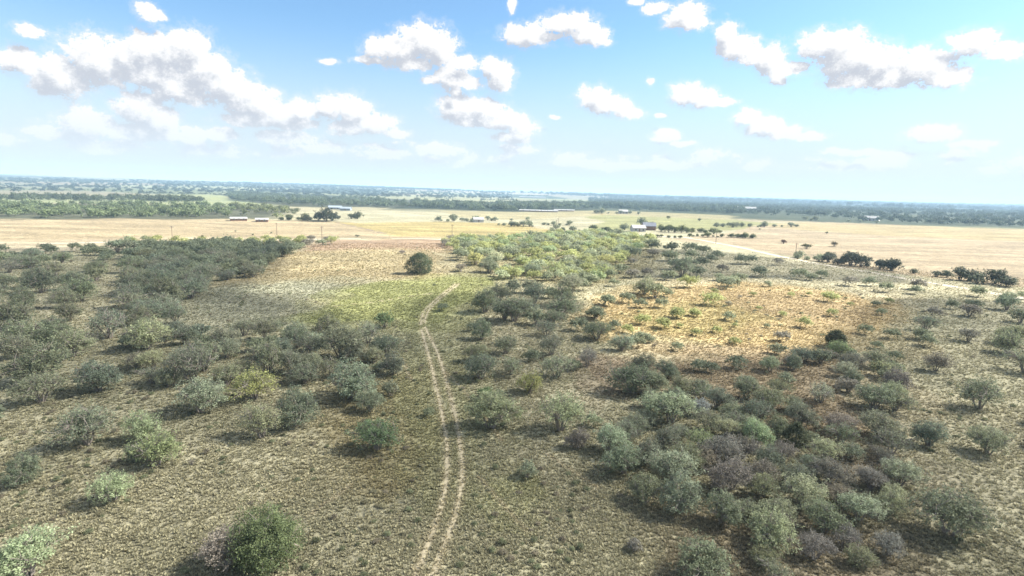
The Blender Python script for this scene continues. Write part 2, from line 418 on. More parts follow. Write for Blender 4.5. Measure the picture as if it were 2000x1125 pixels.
# ------------------------------------------------------------------ where the wheels and animals go
def resample(P, step):
    P = np.asarray(P, float); d = np.r_[0, np.cumsum(np.hypot(*np.diff(P[:, :2], axis=0).T))]
    n = max(2, int(d[-1] / step)); s = np.linspace(0, d[-1], n)
    # smooth path through the points
    q = np.stack([np.interp(s, d, P[:, i]) for i in (0, 1)], 1)
    for _ in range(3):
        k_ = max(1, int(d[-1] / len(P) / step / 3)); ker = np.ones(2 * k_ + 1) / (2 * k_ + 1)
        qq = np.pad(q, ((k_, k_), (0, 0)), 'edge'); q = np.stack([np.convolve(qq[:, i], ker, 'valid') for i in (0, 1)], 1)
    return q
def track_px(s): return poly(s)
RUT_L = "730,1500 770,1300 797,1180 806,1125 838,1062 865,990 874,920 874,868 864,810 852,755 840,705 829,665 822,640"
RUT_R = "765,1500 803,1300 832,1180 843,1125 871,1062 893,1000 903,940 904,900 893,830 881,780 867,725 853,685 838,655 828,636"
RUT_F = "822,640 823,612 845,590 870,570 892,552"
RUT_G = "828,636 832,612 852,590 877,570 899,552"
TRAILS = (("868,725 893,748 918,778 960,830 985,870", .5), ("788,700 797,730 806,745", .4), ("600,1010 650,975 690,945", .35),
          ("640,600 720,592 800,578 860,572", .7), ("930,925 980,985 1040,1050", .35), ("1058,880 1110,915 1180,960", .35))
WORN += [(resample(poly(s), .5), w) for s, w in ((RUT_L, .52), (RUT_R, .52), (RUT_F, .5), (RUT_G, .5))] + [(resample(poly(s), .5), .3) for s, _ in TRAILS]
# ------------------------------------------------------------------ ground sheet (rings round the place, out past the horizon)
rings = [8.0]
while rings[-1] < 42000: rings.append(rings[-1] * 1.0125 + 0.02)
front = np.arange(-54, 54.01, 0.27)
angs = np.radians(np.concatenate([front, np.arange(58, 306, 4.0)]))
rr, aa = np.meshgrid(np.array(rings), angs, indexing='ij')
gx, gy = rr * np.sin(aa), rr * np.cos(aa)
gz = terrain(gx, gy)
nr, na = rr.shape
idx = np.arange(nr * na).reshape(nr, na)
nx = np.roll(idx, -1, 1)
F = np.stack([idx[:-1].ravel(), idx[1:].ravel(), nx[1:].ravel(), nx[:-1].ravel()], 1)
V = np.stack([gx.ravel(), gy.ravel(), gz.ravel()], 1)
c0 = len(V)
V = np.vstack([V, [[0, 0, float(terrain(0., 0.))]]])
soil = np.vstack([albedo(gx.ravel(), gy.ravel()), [np.array(OLIVE) * GROUND_TONE]])
gm = mesh('ground', V, F[:, ::-1].copy(), M_GROUND, ('soil', soil), True)
cap_v = np.vstack([V[idx[0]], V[c0:]])
g_o = tag(obj('ground', gm), 'dry pasture and farmland running flat to the horizon', kind='structure')
cap = mesh('ground_beneath', cap_v, [(i, (i + 1) % na, na) for i in range(na)], M_GROUND, ('soil', np.tile(np.array(OLIVE) * GROUND_TONE, (na + 1, 1))))
tag(obj('ground_beneath', cap), 'pasture straight below the camera', kind='structure')

# ------------------------------------------------------------------ ribbons laid on the ground: wheel ruts, road, lane
def ribbon(name, P, w, m, lift, step, fray=0.3, breaks=0.0, seed=0):
    q = resample(P, step)
    t = np.gradient(q, axis=0); t /= np.linalg.norm(t, axis=1, keepdims=True) + 1e-9
    nrm = np.stack([-t[:, 1], t[:, 0]], 1)
    s = np.arange(len(q)) * step
    prof = (-1, -.5, 0, .5, 1); rows = []
    for a in prof:
        ww = w / 2 * (1 + fray * 2 * (vnoise(s / (w * 1.3), np.full_like(s, a * 7 + seed), seed) - .5))
        p = q + nrm * (a * ww)[:, None]
        rows.append(np.c_[p, terrain(p[:, 0], p[:, 1]) + lift])
    V = np.stack(rows, 1); n = len(q)
    ids = np.arange(n * 5).reshape(n, 5)
    keep = vnoise(s / (w * 2.5), np.full_like(s, seed * 3.3), 77 + seed) > breaks
    F = np.concatenate([np.stack([ids[:-1, j], ids[:-1, j + 1], ids[1:, j + 1], ids[1:, j]], 1)[keep[:-1]] for j in range(4)])
    return mesh(name, V.reshape(-1, 3), F[:, ::-1].copy() if False else F, m, None, True), q
PATHS = []
for i, s in enumerate((RUT_L, RUT_R, RUT_F, RUT_G)):
    m_, q = ribbon('wheel_track', track_px(s), (.42, .42, .36, .36)[i], M_RUT, 0.02, 0.3, 0.45, (.12, .14, .25, .25)[i], i + 1)
    tag(obj('wheel_track', m_), ('left near rut', 'right near rut', 'left far rut', 'right far rut')[i] + ' of the pale wheel track through the pasture', kind='structure')
    PATHS.append(q)
for i, (s, w) in enumerate(TRAILS):
    m_, q = ribbon('trail', track_px(s), w * .5, M_RUT, 0.02, 0.35, 0.8, 0.45, 11 + i)
    tag(obj('trail', m_), 'faint pale animal trail through the grass', kind='structure'); PATHS.append(q)
m_, q = ribbon('dirt_road', track_px("1330,462 1380,471 1430,480 1500,496 1560,508 1620,519 1690,530 1760,543 1900,566 2100,600"), 4.5, M_ROAD, 0.05, 3, 0.25, 0.0, 31)
tag(obj('dirt_road', m_), 'pale gravel road running down the right-hand slope', kind='structure'); PATHS.append(q)
for i, s in enumerate(("-300,479 250,474 420,470 560,468 760,466 900,468", "1120,456 1200,455 1290,462 1340,466", "650,432 700,444 760,458")):
    m_, q = ribbon('farm_lane', track_px(s), (5.0, 6.0, 3.0)[i], (M_ROAD, M_ROAD, M_WOOD)[i], 0.08, 6, 0.3, (0.1, .1, .3)[i], 41 + i)
    tag(obj('farm_lane', m_), 'narrow lane crossing the tan fields', kind='structure')

# ------------------------------------------------------------------ plants: prototypes of radius 1
def tubes(paths, sides=4):
    V, F = [], []
    for P, r0, r1 in paths:
        P = np.asarray(P, float); n = len(P); b = len(V)
        for i, p in enumerate(P):
            t = P[min(i + 1, n - 1)] - P[max(i - 1, 0)]; t /= np.linalg.norm(t) + 1e-9
            a = np.cross(t, (0, 0, 1.0) if abs(t[2]) < .9 else (1.0, 0, 0)); a /= np.linalg.norm(a) + 1e-9
            c = np.cross(t, a); r = r0 + (r1 - r0) * i / (n - 1)
            for k_ in range(sides):
                w = 2 * math.pi * k_ / sides
                V.append(p + r * (a * math.cos(w) + c * math.sin(w)))
        for i in range(n - 1):
            for k_ in range(sides):
                F.append((b + i * sides + k_, b + i * sides + (k_ + 1) % sides, b + (i + 1) * sides + (k_ + 1) % sides, b + (i + 1) * sides + k_))
    return V, F
def leaves(rng, C, out, per, spread, size, up=0.35, flat=1.0):
    n = len(C) * per
    c = np.repeat(C, per, 0) + rng.normal(0, 1, (n, 3)) * spread * np.array([1, 1, flat])
    o = np.repeat(out, per, 0)
    nrm = rng.normal(0, 1, (n, 3)) + o * 0.7 + np.array([0, 0, up * 2]); nrm /= np.linalg.norm(nrm, axis=1, keepdims=True)
    a = np.cross(nrm, rng.normal(0, 1, (n, 3))); a /= np.linalg.norm(a, axis=1, keepdims=True) + 1e-9
    b = np.cross(nrm, a)
    L = size * rng.uniform(.6, 1.4, (n, 1)); w = L * rng.uniform(.3, .55, (n, 1))
    V = np.stack([c - a * L, c + b * w - a * L * .1, c + a * L, c - b * w + a * L * .1], 1)
    F = np.arange(n * 4).reshape(n, 4)
    tone = np.repeat(rng.uniform(.15, .75, len(C)), per) + rng.uniform(-.2, .3, n)
    return V.reshape(-1, 3), F, np.repeat(np.clip(tone, 0, 1), 4)
def mesquite(seed, clumps, per, leaf, twigs, flatness=0.92, lean=0.12, bare=0.0, skirt=0.1):
    rng = np.random.default_rng(seed)
    ph = rng.uniform(0, 6.28, 4)
    az_ = rng.uniform(0, 2 * math.pi, clumps); ct = rng.uniform(-.05, 1, clumps)
    st = np.sqrt(np.clip(1 - ct ** 2, 0, 1))
    lob = .86 + .13 * np.sin(2 * az_ + ph[0]) * st + .10 * np.sin(5 * az_ + ph[1] + 4 * ct) + .08 * np.sin(9 * az_ + ph[2] - 6 * ct)
    rad = lob * np.where(rng.random(clumps) < .24, rng.uniform(.45, .8, clumps), rng.uniform(.86, 1.06, clumps))
    d = np.stack([st * np.cos(az_), st * np.sin(az_), ct], 1)
    ns = int(rng.integers(3, 6)); sw = rng.uniform(0, 6.28) + np.arange(ns) * 2 * math.pi / ns + rng.uniform(-.4, .4, ns)
    so, sr = rng.uniform(.26, .52, ns), rng.uniform(.46, .68, ns); so[0], sr[0] = .08, .72
    szc = rng.uniform(.48, .78, ns); szc[0] = .74
    w_ = sr ** 2 / (sr ** 2).sum(); which = rng.choice(ns, clumps, p=w_)
    cen = np.stack([so * np.cos(sw), so * np.sin(sw), szc], 1)
    C = d * rad[:, None] * sr[which][:, None] * np.array([1, 1, flatness]) + cen[which]
    spr = (rng.random(clumps) < .13) & (ct > -.02); C[spr] += d[spr] * rng.uniform(.08, .26, (spr.sum(), 1)) + np.array([0, 0, .03])
    low = rng.random(clumps) < skirt; C[low, 2] *= rng.uniform(.35, .9, low.sum())
    keep = rng.random(clumps) > bare
    V, F, tone = leaves(rng, C[keep], d[keep], per, .06, leaf)
    crown = mesh('crown', V, F, M_LEAF, ('leaf', tone))
    nl = 6; paths = []; limbs = []
    for i in range(nl):
        w = 2 * math.pi * (i + rng.uniform(-.3, .3)) / nl
        e = np.array([.62 * math.cos(w), .62 * math.sin(w), rng.uniform(.8, 1.1)])
        if i == 0: e = np.array([.1, .05, 1.2])
        mid = np.array([e[0] * .38, e[1] * .38, e[2] * .55]) + rng.normal(0, .04, 3)
        s = np.array([.05 * math.cos(w), .05 * math.sin(w), -.05])
        P = [s, (s + mid) / 2 + rng.normal(0, .02, 3), mid, (mid + e) / 2 + rng.normal(0, .03, 3), e]
        paths.append((P, .042, .012)); limbs.append(P)
    L = np.array(limbs)[:, 1:, :].reshape(-1, 3)
    for j in rng.choice(clumps, min(twigs, clumps), replace=False):
        dd = np.linalg.norm(L - C[j] * .8, axis=1); k_ = int(np.argmin(dd))
        paths.append(([L[k_], (L[k_] + C[j]) / 2 + rng.normal(0, .04, 3) - np.array([0, 0, .03]), C[j] * 1.02], .012, .004))
    V, F = tubes(paths, 4 if twigs > 60 else 3)
    return mesh('trunk', V, F, M_BARK), crown
def cedar(seed, clumps, per, leaf, top=1.55, point=0.6):
    rng = np.random.default_rng(seed)
    z = rng.uniform(0, 1, clumps) ** .9; az_ = rng.uniform(0, 2 * math.pi, clumps); ph = rng.uniform(0, 6.28, 3)
    prof = np.where(z < .3, .72 + .28 * np.sin(z / .3 * 1.57), (1 - ((z - .3) / .7) ** (1.5 + point)) ** point)
    prof = prof * (.88 + .12 * np.sin(3 * az_ + ph[0]) + .08 * np.sin(7 * az_ + 9 * z + ph[1]))
    rad = prof * np.where(rng.random(clumps) < .35, rng.uniform(.3, .8, clumps), rng.uniform(.85, 1.05, clumps))
    d = np.stack([np.cos(az_), np.sin(az_), (z - .4) * 1.2], 1); d /= np.linalg.norm(d, axis=1, keepdims=True)
    C = np.stack([rad * np.cos(az_), rad * np.sin(az_), .06 + z * top], 1)
    V, F, tone = leaves(rng, C, d, per, .085, leaf, .2)
    crown = mesh('crown', V, F, M_LEAF, ('leaf', tone))
    V, F = tubes([([(0, 0, -.05), (.02, 0, .5), (0, .02, top * .9)], .09, .02)] +
                 [([(0, 0, .15 + .1 * i), (.5 * math.cos(i * 2.4), .5 * math.sin(i * 2.4), .3 + .12 * i)], .03, .01) for i in range(7)], 5)
    return mesh('trunk', V, F, M_BARK), crown
def twiggy(seed, n=26):
    rng = np.random.default_rng(seed); paths = []; tips = []
    for i in range(n):
        w = rng.uniform(0, 6.28); sp_ = rng.uniform(.1, .9); h = rng.uniform(.6, 1.5)
        e = np.array([sp_ * math.cos(w), sp_ * math.sin(w), h])
        paths.append(([(.05 * math.cos(w), .05 * math.sin(w), -.03), e * np.array([.35, .35, .5]), e], .035, .008)); tips.append(e)
    V, F = tubes(paths, 3)
    T = np.array(tips); V2, F2, tone = leaves(rng, T, T / np.linalg.norm(T, axis=1, keepdims=True), 5, .1, .07)
    return mesh('trunk', V, F, M_BARK), mesh('crown', V2, F2, M_LEAF, ('leaf', tone))
HI = [mesquite(100 + i, 360, (19, 14, 21, 16, 12, 19, 15, 10)[i], .036, 250, (.95, .8, 1.15, .9, 1.05, .85, 1.25, 1.0)[i], .12, (0, .1, .1, .05, .1, .2, .15, .3)[i], (.06, .2, .1, .35, .05, .12, .02, .15)[i]) for i in range(8)]
LOH = [mesquite(230 + i, 150, 12, .075, 20, (.7, .8, .9, .75)[i], skirt=.6) for i in range(4)]
LO = [mesquite(200 + i, 150, 12, .07, 46, (.85, .75, .95, .8, .9)[i], skirt=.1) for i in range(5)]
CED = [cedar(300, 560, 18, .04, 1.75, .6), cedar(301, 380, 15, .06, 1.5, .5), cedar(302, 380, 15, .06, 2.3, .75)]
CEDL = [cedar(310, 150, 9, .09, 1.7, .6), cedar(311, 150, 9, .09, 2.2, .7)]
BIGB = mesquite(333, 900, 26, .026, 260, 1.0, .1, 0, .45)
TWIG = [twiggy(400), twiggy(401)]
SAGE, PALEL, YELL, DARK, BROWN, CEDG, WHITE, SPRING = ((.24, .265, .165), (.345, .38, .24), (.335, .355, .155), (.205, .23, .15), (.25, .235, .185),
                                                       (.09, .108, .06), (.38, .40, .35), (.31, .375, .20))
# every bush: x, y of its foot in the photo, width there, kind (and the share of its width that is its height)
B_C = """391,815,95,p 498,788,80,y 511,862,77,p 583,838,93,g 690,786,104,p 722,808,52,g 738,886,86,l 763,778,42,g 305,920,100,s 280,868,74,p
375,755,92,d 442,760,68,d 400,733,82,g 440,688,66,g 478,660,46,d 345,665,48,d 388,663,42,d 290,690,82,p 268,724,46,b 300,728,52,p
538,650,30,d 550,696,48,d 525,737,76,d 570,737,62,d 610,735,52,g 617,690,52,p 605,705,62,d 665,706,78,d 692,709,52,d 720,676,54,g 750,644,42,l
755,686,28,d 743,728,32,g 262,905,46,d 575,668,50,g 640,668,60,d 500,690,40,g 330,760,50,d 470,740,50,g 645,742,50,g"""
B_D = """947,616,56,d 923,649,26,d 942,667,48,g 1005,636,74,d 1045,639,42,g 1067,662,52,d 1080,639,46,g 1166,669,62,d 1197,647,30,d 1163,628,36,g
930,711,47,g 988,696,52,g 998,737,54,g 940,747,68,g 1043,709,37,d 1077,699,57,d 1088,744,67,p 1147,721,48,b 1035,774,64,y 1120,726,32,g
948,780,32,l 974,780,27,g 958,846,108,p 1095,850,88,p 1130,880,48,b 1158,836,37,p 1193,892,74,p 1240,850,54,g 1235,777,92,d 1215,690,52,p 1241,682,37,g
837,816,26,g 865,610,24,d 1001,578,42,d 1038,578,42,g 1044,597,47,d 1073,586,37,g 1097,604,57,d 1116,576,47,d 1137,571,36,g 1156,561,34,g
1097,628,62,d 1186,599,32,g 1164,626,42,g 975,595,50,d 985,628,45,d 1028,620,45,d 1130,650,40,d"""
B_E = """1302,742,50,d 1258,730,47,g 1274,774,62,d 1387,731,32,d 1365,729,37,d 1440,725,40,d 1460,756,32,d 1365,770,44,d 1311,836,94,p 1263,834,52,p
1367,815,46,w 1477,828,62,d 1370,884,64,s 1420,859,52,p 1475,878,67,s 1585,872,37,g 1642,852,62,b 1705,807,82,d 1747,808,62,g 1718,862,77,g
1612,904,62,p 1265,914,67,d 1337,924,72,g 1262,988,72,g 1330,1010,88,g 1405,914,82,b 1490,944,57,b 1555,954,62,d 1622,954,77,b 1428,964,77,b
1455,1018,62,p 1512,1030,77,p 1562,995,82,p 1675,1024,78,p 1610,1048,82,g 1675,1110,67,g 1592,1098,72,b 1495,1110,57,g 1365,1140,112,d 1512,1140,62,d
1737,1010,62,p 1742,978,52,p 1745,930,42,b 1720,905,45,b 1660,900,50,d 1700,960,60,b 1640,990,60,b 1585,930,50,g 1525,905,55,b 1450,900,60,b
1400,965,60,b 1380,920,55,b 1225,870,60,g 1300,880,55,d 1320,790,45,d 1400,800,50,d 1430,835,45,g 1520,860,50,g 1735,1090,60,b 1650,1075,60,b"""
B_F = """1255,670,30,d 1270,672,22,d 1322,688,27,g 1567,711,48,d 1550,717,32,b 1602,714,42,d 1637,700,47,s 1665,704,27,d 1527,670,32,b 1570,643,32,y
1690,656,30,g 1711,683,24,g 1722,740,42,g 1746,732,34,g 1742,665,32,g 1720,618,22,g 1655,770,42,b 1423,629,28,g 1400,653,22,y 1498,642,14,g 1435,675,24,y
1355,620,24,y 1322,623,32,y 1295,644,34,y 1328,642,15,y 1255,637,32,y 1360,658,22,y 1225,653,28,y 1434,640,14,y 1390,601,40,y 1324,625,30,y 1544,582,16,y 1621,593,34,y
1711,601,20,g 1736,595,18,y 1660,558,30,b 1696,561,28,d 1729,573,30,g 1561,545,32,g 1585,548,24,g 1604,543,26,g 1624,620,24,y 1528,620,18,y 1482,608,14,y
1360,621,22,y 1249,604,30,g 1291,604,30,g 1225,595,32,g 1304,583,27,g 1279,586,42,g 1258,580,50,g 1186,600,32,g 1198,562,24,g 1306,547,30,g 1345,565,37,y
1430,560,34,g 1415,568,36,d 1444,552,30,g 1445,583,9,b 1580,580,14,y 1660,600,14,y 1395,575,16,y 1470,580,14,y 1500,560,18,g"""
B_G = """1312,492,32,d 1348,495,32,d 1372,498,30,d 1400,505,27,d 1309,510,35,g 1280,488,27,d 1277,502,27,b 1234,505,37,d 1235,517,20,b 1350,508,30,g
1370,522,34,d 1333,540,52,d 1363,541,34,d 1450,516,30,d 1465,516,28,d 1483,541,35,d 1411,532,24,b 1235,543,30,b 1263,541,27,b 1520,518,22,b 1405,548,24,g
1345,525,34,d 1318,527,34,d 1388,512,26,d"""
B_H = "820,534,48,c 900,530,24,b 1553,874,42,k 1632,680,34,k 1030,937,44,d 516,1110,150,L 1100,1058,15,b 1240,1080,36,b 375,910,20,t 1278,678,17,t 448,1112,112,b 506,1062,44,k 698,463,9,d 785,495,12,b 1423,598,14,b"
GREY_C = dict(g=SAGE, p=PALEL, y=YELL, d=DARK, b=BROWN, s=SPRING, w=WHITE, l=(.18, .235, .115), c=CEDG, k=CEDG, L=(.16, .21, .105), t=BROWN)
WORD = dict(g='grey-green', p='pale sage', y='yellow-green', d='dark green', b='brownish', s='bright light-green', w='whitish', l='fresh green', c='dark', k='dark', t='bare brown')
BUSH = []      # dict per plant: px, py, x, y, z, R, kind, zone
def add(px, py, w, k_, zone):
    p = ground(px, py - 0.10 * w * (py > 560))
    dep = float(((p - np.array([0, 0, CAM_H])) @ _RM)[2]) * -1
    BUSH.append(dict(px=px, py=py, p=p, R=w / 2 * dep / FPX * 1.15, k=k_, zone=zone, w=w))
for zone, s in (('left', B_C), ('track', B_D), ('lower', B_E), ('clear', B_F), ('slope', B_G), ('single', B_H)):
    for tok in s.split():
        a = tok.split(','); add(float(a[0]), float(a[1]), float(a[2]), a[3], zone)
def fill(s, zone, width, kinds, gap, n, seed):
    """woods read as many crowns side by side: scatter them over their ground, none overlapping too far"""
    P = poly(s); rng = np.random.default_rng(seed)
    lo, hi = P.min(0), P.max(0); pts = []
    for _ in range(n * 60):
        q = rng.uniform(lo, hi)
        if not inside(P, q[0:1], q[1:2])[0]: continue
        rr_ = width / 2 * rng.uniform(.75, 1.25)
        if any((q[0] - a[0]) ** 2 + (q[1] - a[1]) ** 2 < (gap * (rr_ + a[2])) ** 2 for a in pts): continue
        if any((q[0] - b['p'][0]) ** 2 + (q[1] - b['p'][1]) ** 2 < (.7 * (rr_ + b['R'])) ** 2 for b in BUSH): continue
        pts.append((q[0], q[1], rr_))
        if len(pts) >= n: break
    for x, y, r_ in pts:
        z = float(terrain(x, y)); d = np.array([x, y, z - CAM_H]) @ _RM
        px, py = 1000 + FPX * d[0] / -d[2], 562.5 - FPX * d[1] / -d[2]
        BUSH.append(dict(px=px, py=py, p=np.array([x, y, z]), R=r_, k=kinds[rng.integers(len(kinds))], zone=zone, w=2 * r_ * FPX / -d[2]))
fill("880,478 900,468 960,470 1100,458 1200,458 1260,468 1290,482 1240,500 1215,530 1190,552 1130,558 1060,548 985,548 915,532 893,500", 'bright', 8.0, 'yyggyps', .61, 290, 5)
fill("852,472 880,466 900,472 890,486 868,486", 'bright', 6.5, 'bby', .7, 8, 6)
fill("250,486 330,486 420,480 520,485 575,492 575,500 535,506 530,520 490,545 400,550 395,582 352,592 345,622 250,640", 'wood', 8.4, 'dddgd', .66, 190, 8)
fill("-160,488 245,486 245,640 245,760 100,900 -200,900 -260,640", 'leftout', 8.4, 'dgddg', .74, 70, 9)
fill("-120,900 200,860 235,1000 120,1200 -200,1200", 'leftout', 6.0, 'pgd', 1.5, 8, 10)
fill("1760,560 2200,600 2300,900 2200,1220 1760,1220 1765,900 1790,700", 'rightout', 6.2, 'gbdpg', 1.1, 42, 12)
fill("1240,800 1330,760 1480,770 1600,830 1760,850 1760,1125 1480,1125 1400,1040 1240,990 1190,890", 'lower', 5.2, 'gpgdg', .82, 28, 21)
fill("1500,690 1760,700 1760,900 1640,870 1500,800", 'lower', 4.6, 'gbdgp', 1.0, 16, 23)
fill("250,640 350,630 480,640 640,660 780,690 770,740 640,745 440,770 330,770 250,740", 'left', 5.6, 'dgdg', .8, 16, 22)
fill("250,470 420,474 560,470 600,474 575,484 520,482 420,476 330,482 250,484", 'fringe', 6.4, 'yyg', .95, 34, 14)
fill("575,468 650,470 665,478 640,484 580,488", 'fringe', 6.5, 'ygb', .8, 10, 15)

ZONE = dict(left='left of the wheel track', track='right of the wheel track', lower='of the lower-right thicket', clear='in the tan clearing at right',
            slope='of the clump by the gravel road', bright='of the sunlit thicket', wood='of the dark wood at left', leftout='at the far left edge',
            rightout='at the far right edge', fringe='behind the dark wood')
ORD = dict(g='grey-green', p='pale sage', y='yellow-green', d='dark green', b='brownish', s='bright light-green', w='whitish', l='fresh green', c='dark', k='dark', t='bare brown')
BUSH = []      # dict per plant: px, py, x, y, z, R, kind, zone
def add(px, py, w, k_, zone):
    p = ground(px, py - 0.10 * w * (py > 560))
    dep = float(((p - np.array([0, 0, CAM_H])) @ _RM)[2]) * -1
    BUSH.append(dict(px=px, py=py, p=p, R=w / 2 * dep / FPX * 1.15, k=k_, zone=zone, w=w))
for zone, s in (('left', B_C), ('track', B_D), ('lower', B_E), ('clear', B_F), ('slope', B_G), ('single', B_H)):
    for tok in s.split():
        a = tok.split(','); add(float(a[0]), float(a[1]), float(a[2]), a[3], zone)
def fill(s, zone, width, kinds, gap, n, seed):
    """woods read as many crowns side by side: scatter them over their ground, none overlapping too far"""
    P = poly(s); rng = np.random.default_rng(seed)
    lo, hi = P.min(0), P.max(0); pts = []
    for _ in range(n * 60):
        q = rng.uniform(lo, hi)
        if not inside(P, q[0:1], q[1:2])[0]: continue
        rr_ = width / 2 * rng.uniform(.75, 1.25)
        if any((q[0] - a[0]) ** 2 + (q[1] - a[1]) ** 2 < (gap * (rr_ + a[2])) ** 2 for a in pts): continue
        if any((q[0] - b['p'][0]) ** 2 + (q[1] - b['p'][1]) ** 2 < (.7 * (rr_ + b['R'])) ** 2 for b in BUSH): continue
        pts.append((q[0], q[1], rr_))
        if len(pts) >= n: break
    for x, y, r_ in pts:
        z = float(terrain(x, y)); d = np.array([x, y, z - CAM_H]) @ _RM
        px, py = 1000 + FPX * d[0] / -d[2], 562.5 - FPX * d[1] / -d[2]
        BUSH.append(dict(px=px, py=py, p=np.array([x, y, z]), R=r_, k=kinds[rng.integers(len(kinds))], zone=zone, w=2 * r_ * FPX / -d[2]))
fill("880,478 900,468 960,470 1100,458 1200,458 1260,468 1290,482 1240,500 1215,530 1190,552 1130,558 1060,548 985,548 915,532 893,500", 'bright', 8.0, 'yyggyps', .61, 290, 5)
fill("852,472 880,466 900,472 890,486 868,486", 'bright', 6.5, 'bby', .7, 8, 6)
fill("250,486 330,486 420,480 520,485 575,492 575,500 535,506 530,520 490,545 400,550 395,582 352,592 345,622 250,640", 'wood', 8.4, 'dddgd', .66, 190, 8)
fill("-160,488 245,486 245,640 245,760 100,900 -200,900 -260,640", 'leftout', 8.4, 'dgddg', .74, 70, 9)
fill("-120,900 200,860 235,1000 120,1200 -200,1200", 'leftout', 6.0, 'pgd', 1.5, 8, 10)
fill("1760,560 2200,600 2300,900 2200,1220 1760,1220 1765,900 1790,700", 'rightout', 6.2, 'gbdpg', 1.1, 42, 12)
fill("1240,800 1330,760 1480,770 1600,830 1760,850 1760,1125 1480,1125 1400,1040 1240,990 1190,890", 'lower', 5.2, 'gpgdg', .82, 28, 21)
fill("1500,690 1760,700 1760,900 1640,870 1500,800", 'lower', 4.6, 'gbdgp', 1.0, 16, 23)
fill("250,640 350,630 480,640 640,660 780,690 770,740 640,745 440,770 330,770 250,740", 'left', 5.6, 'dgdg', .8, 16, 22)
fill("250,470 420,474 560,470 600,474 575,484 520,482 420,476 330,482 250,484", 'fringe', 6.4, 'yyg', .95, 34, 14)
fill("575,468 650,470 665,478 640,484 580,488", 'fringe', 6.5, 'ygb', .8, 10, 15)

ZONE = dict(left='the bushes left of the wheel track', track='the bushes right of the wheel track', lower='the lower-right thicket', clear='the open tan clearing at right',
            slope='the dark clump by the gravel road', bright='the sunlit thicket beyond the track', wood='the dark wood at left', leftout='the brush at the far left edge',
            rightout='the brush at the far right edge', fringe='the pale fringe behind the dark wood')
ORD = ['', 'second', 'third', 'fourth', 'fifth', 'sixth', 'seventh', 'eighth', 'ninth', 'tenth', 'eleventh', 'twelfth', 'thirteenth', 'fourteenth', 'fifteenth', 'sixteenth']
for b in BUSH:
    d = np.array([b['p'][0], b['p'][1], b['p'][2] - CAM_H]) @ _RM
    b['inview'] = -20 < b['px'] < 2020 and b['py'] - b['w'] < 1125
vis = sorted([b for b in BUSH if b['inview'] and b['zone'] != 'single'], key=lambda b: -b['w'])
keep_ids = set(id(b) for b in vis[:296])
for b in BUSH: b['own'] = b['zone'] == 'single' or id(b) in keep_ids
for zone in ZONE:
    L = sorted([b for b in BUSH if b['zone'] == zone and b['own']], key=lambda b: -b['py'])
    if not L: continue
    nrow = max(1, round(len(L) / 8)); per = math.ceil(len(L) / nrow)
    rows = [L[i:i + per] for i in range(0, len(L), per)]
    for ri, row in enumerate(rows):
        rn = 'front row' if ri == 0 else 'back row' if ri == len(rows) - 1 else ORD[ri] + ' row'
        for ci, b in enumerate(sorted(row, key=lambda b: b['px'])):
            pos = 'leftmost' if ci == 0 else 'rightmost' if ci == len(row) - 1 else ORD[ci] + ' from left'
            b['label'] = f"{WORD[b['k']]} bush, {pos}, {rn} {ZONE[zone]}"
SINGLE = ["big round dark cedar standing alone in the open pasture beyond the track", "round brownish bush at the tip of the sunlit thicket, near the lone cedar",
          "small dark cedar standing upright among the pale bushes of the lower-right thicket", "dark spiky cedar rising behind the clump on the right-hand slope",
          "small ragged dark green shrub alone in the grass right of the wheel track", "large leafy green bush at the bottom edge left of the wheel track",
          "tiny brown shrub in the grass at the bottom, right of the track", "low brown shrub at the bottom edge below the lower-right thicket",
          "bare twiggy stump beside the bright light-green bush at the left edge", "bare dark twiggy shrub at the lower edge of the tan clearing",
          "brownish twiggy bush leaning on the large green bush at the bottom edge", "dark cedar spire poking up behind the large green bush at the bottom edge",
          "small round dark bush alone on the pinkish field", "small brown shrub in the straw grass behind the lone cedar", "small reddish shrub in the middle of the tan clearing"]
singles = [b for b in BUSH if b['zone'] == 'single']
for b, l in zip(singles, SINGLE): b['label'] = l
def place_plant(b, rng, i):
    near = b['w'] > 44
    k_ = b['k']; cedar_ = k_ in 'ck'
    if cedar_: pr = CED[0] if k_ == 'c' else CED[(i % 2) + 1]
    elif k_ == 't': pr = TWIG[i % 2]
    elif k_ == 'L': pr = BIGB
    else: pr = HI[rng.integers(8)] if near else LO[rng.integers(5)]
    nm = 'cedar_tree' if cedar_ else 'twiggy_shrub' if k_ == 't' else 'mesquite_bush'
    root = bpy.data.objects.new(nm, None); COL.objects.link(root)
    root.empty_display_size = .3
    root.location = b['p'] - np.array([0, 0, .05]); root.rotation_euler.z = rng.uniform(0, 6.28)
    r_ = b['R']; h = rng.uniform(.78, 1.05)
    if b['py'] < 560 and not cedar_: h *= .88
    if k_ == 'c': h = .78
    if k_ == 'k' and b['w'] < 38 and b['py'] > 900: h = 1.15
    if k_ == 'L': h = .85
    an = rng.uniform(.84, 1.2) if not cedar_ else 1.0; root.scale = (r_ * an, r_ / an, r_ * h)
    tag(root, b['label'], 'tree' if cedar_ else 'shrub' if k_ == 't' else 'bush',
        None if b['zone'] == 'single' else 'mesquite bushes scattered over the pasture')
    obj('trunk', pr[0], root)
    c = obj('crown', pr[1], root)
    base = np.array(GREY_C[k_]) * rng.uniform(.82, 1.2) * np.array([rng.uniform(.93, 1.08), 1, rng.uniform(.9, 1.1)])
    c.color = (*base, 1)
rngp = np.random.default_rng(77)
for i, b in enumerate(b for b in BUSH if b['own']): place_plant(b, rngp, i)

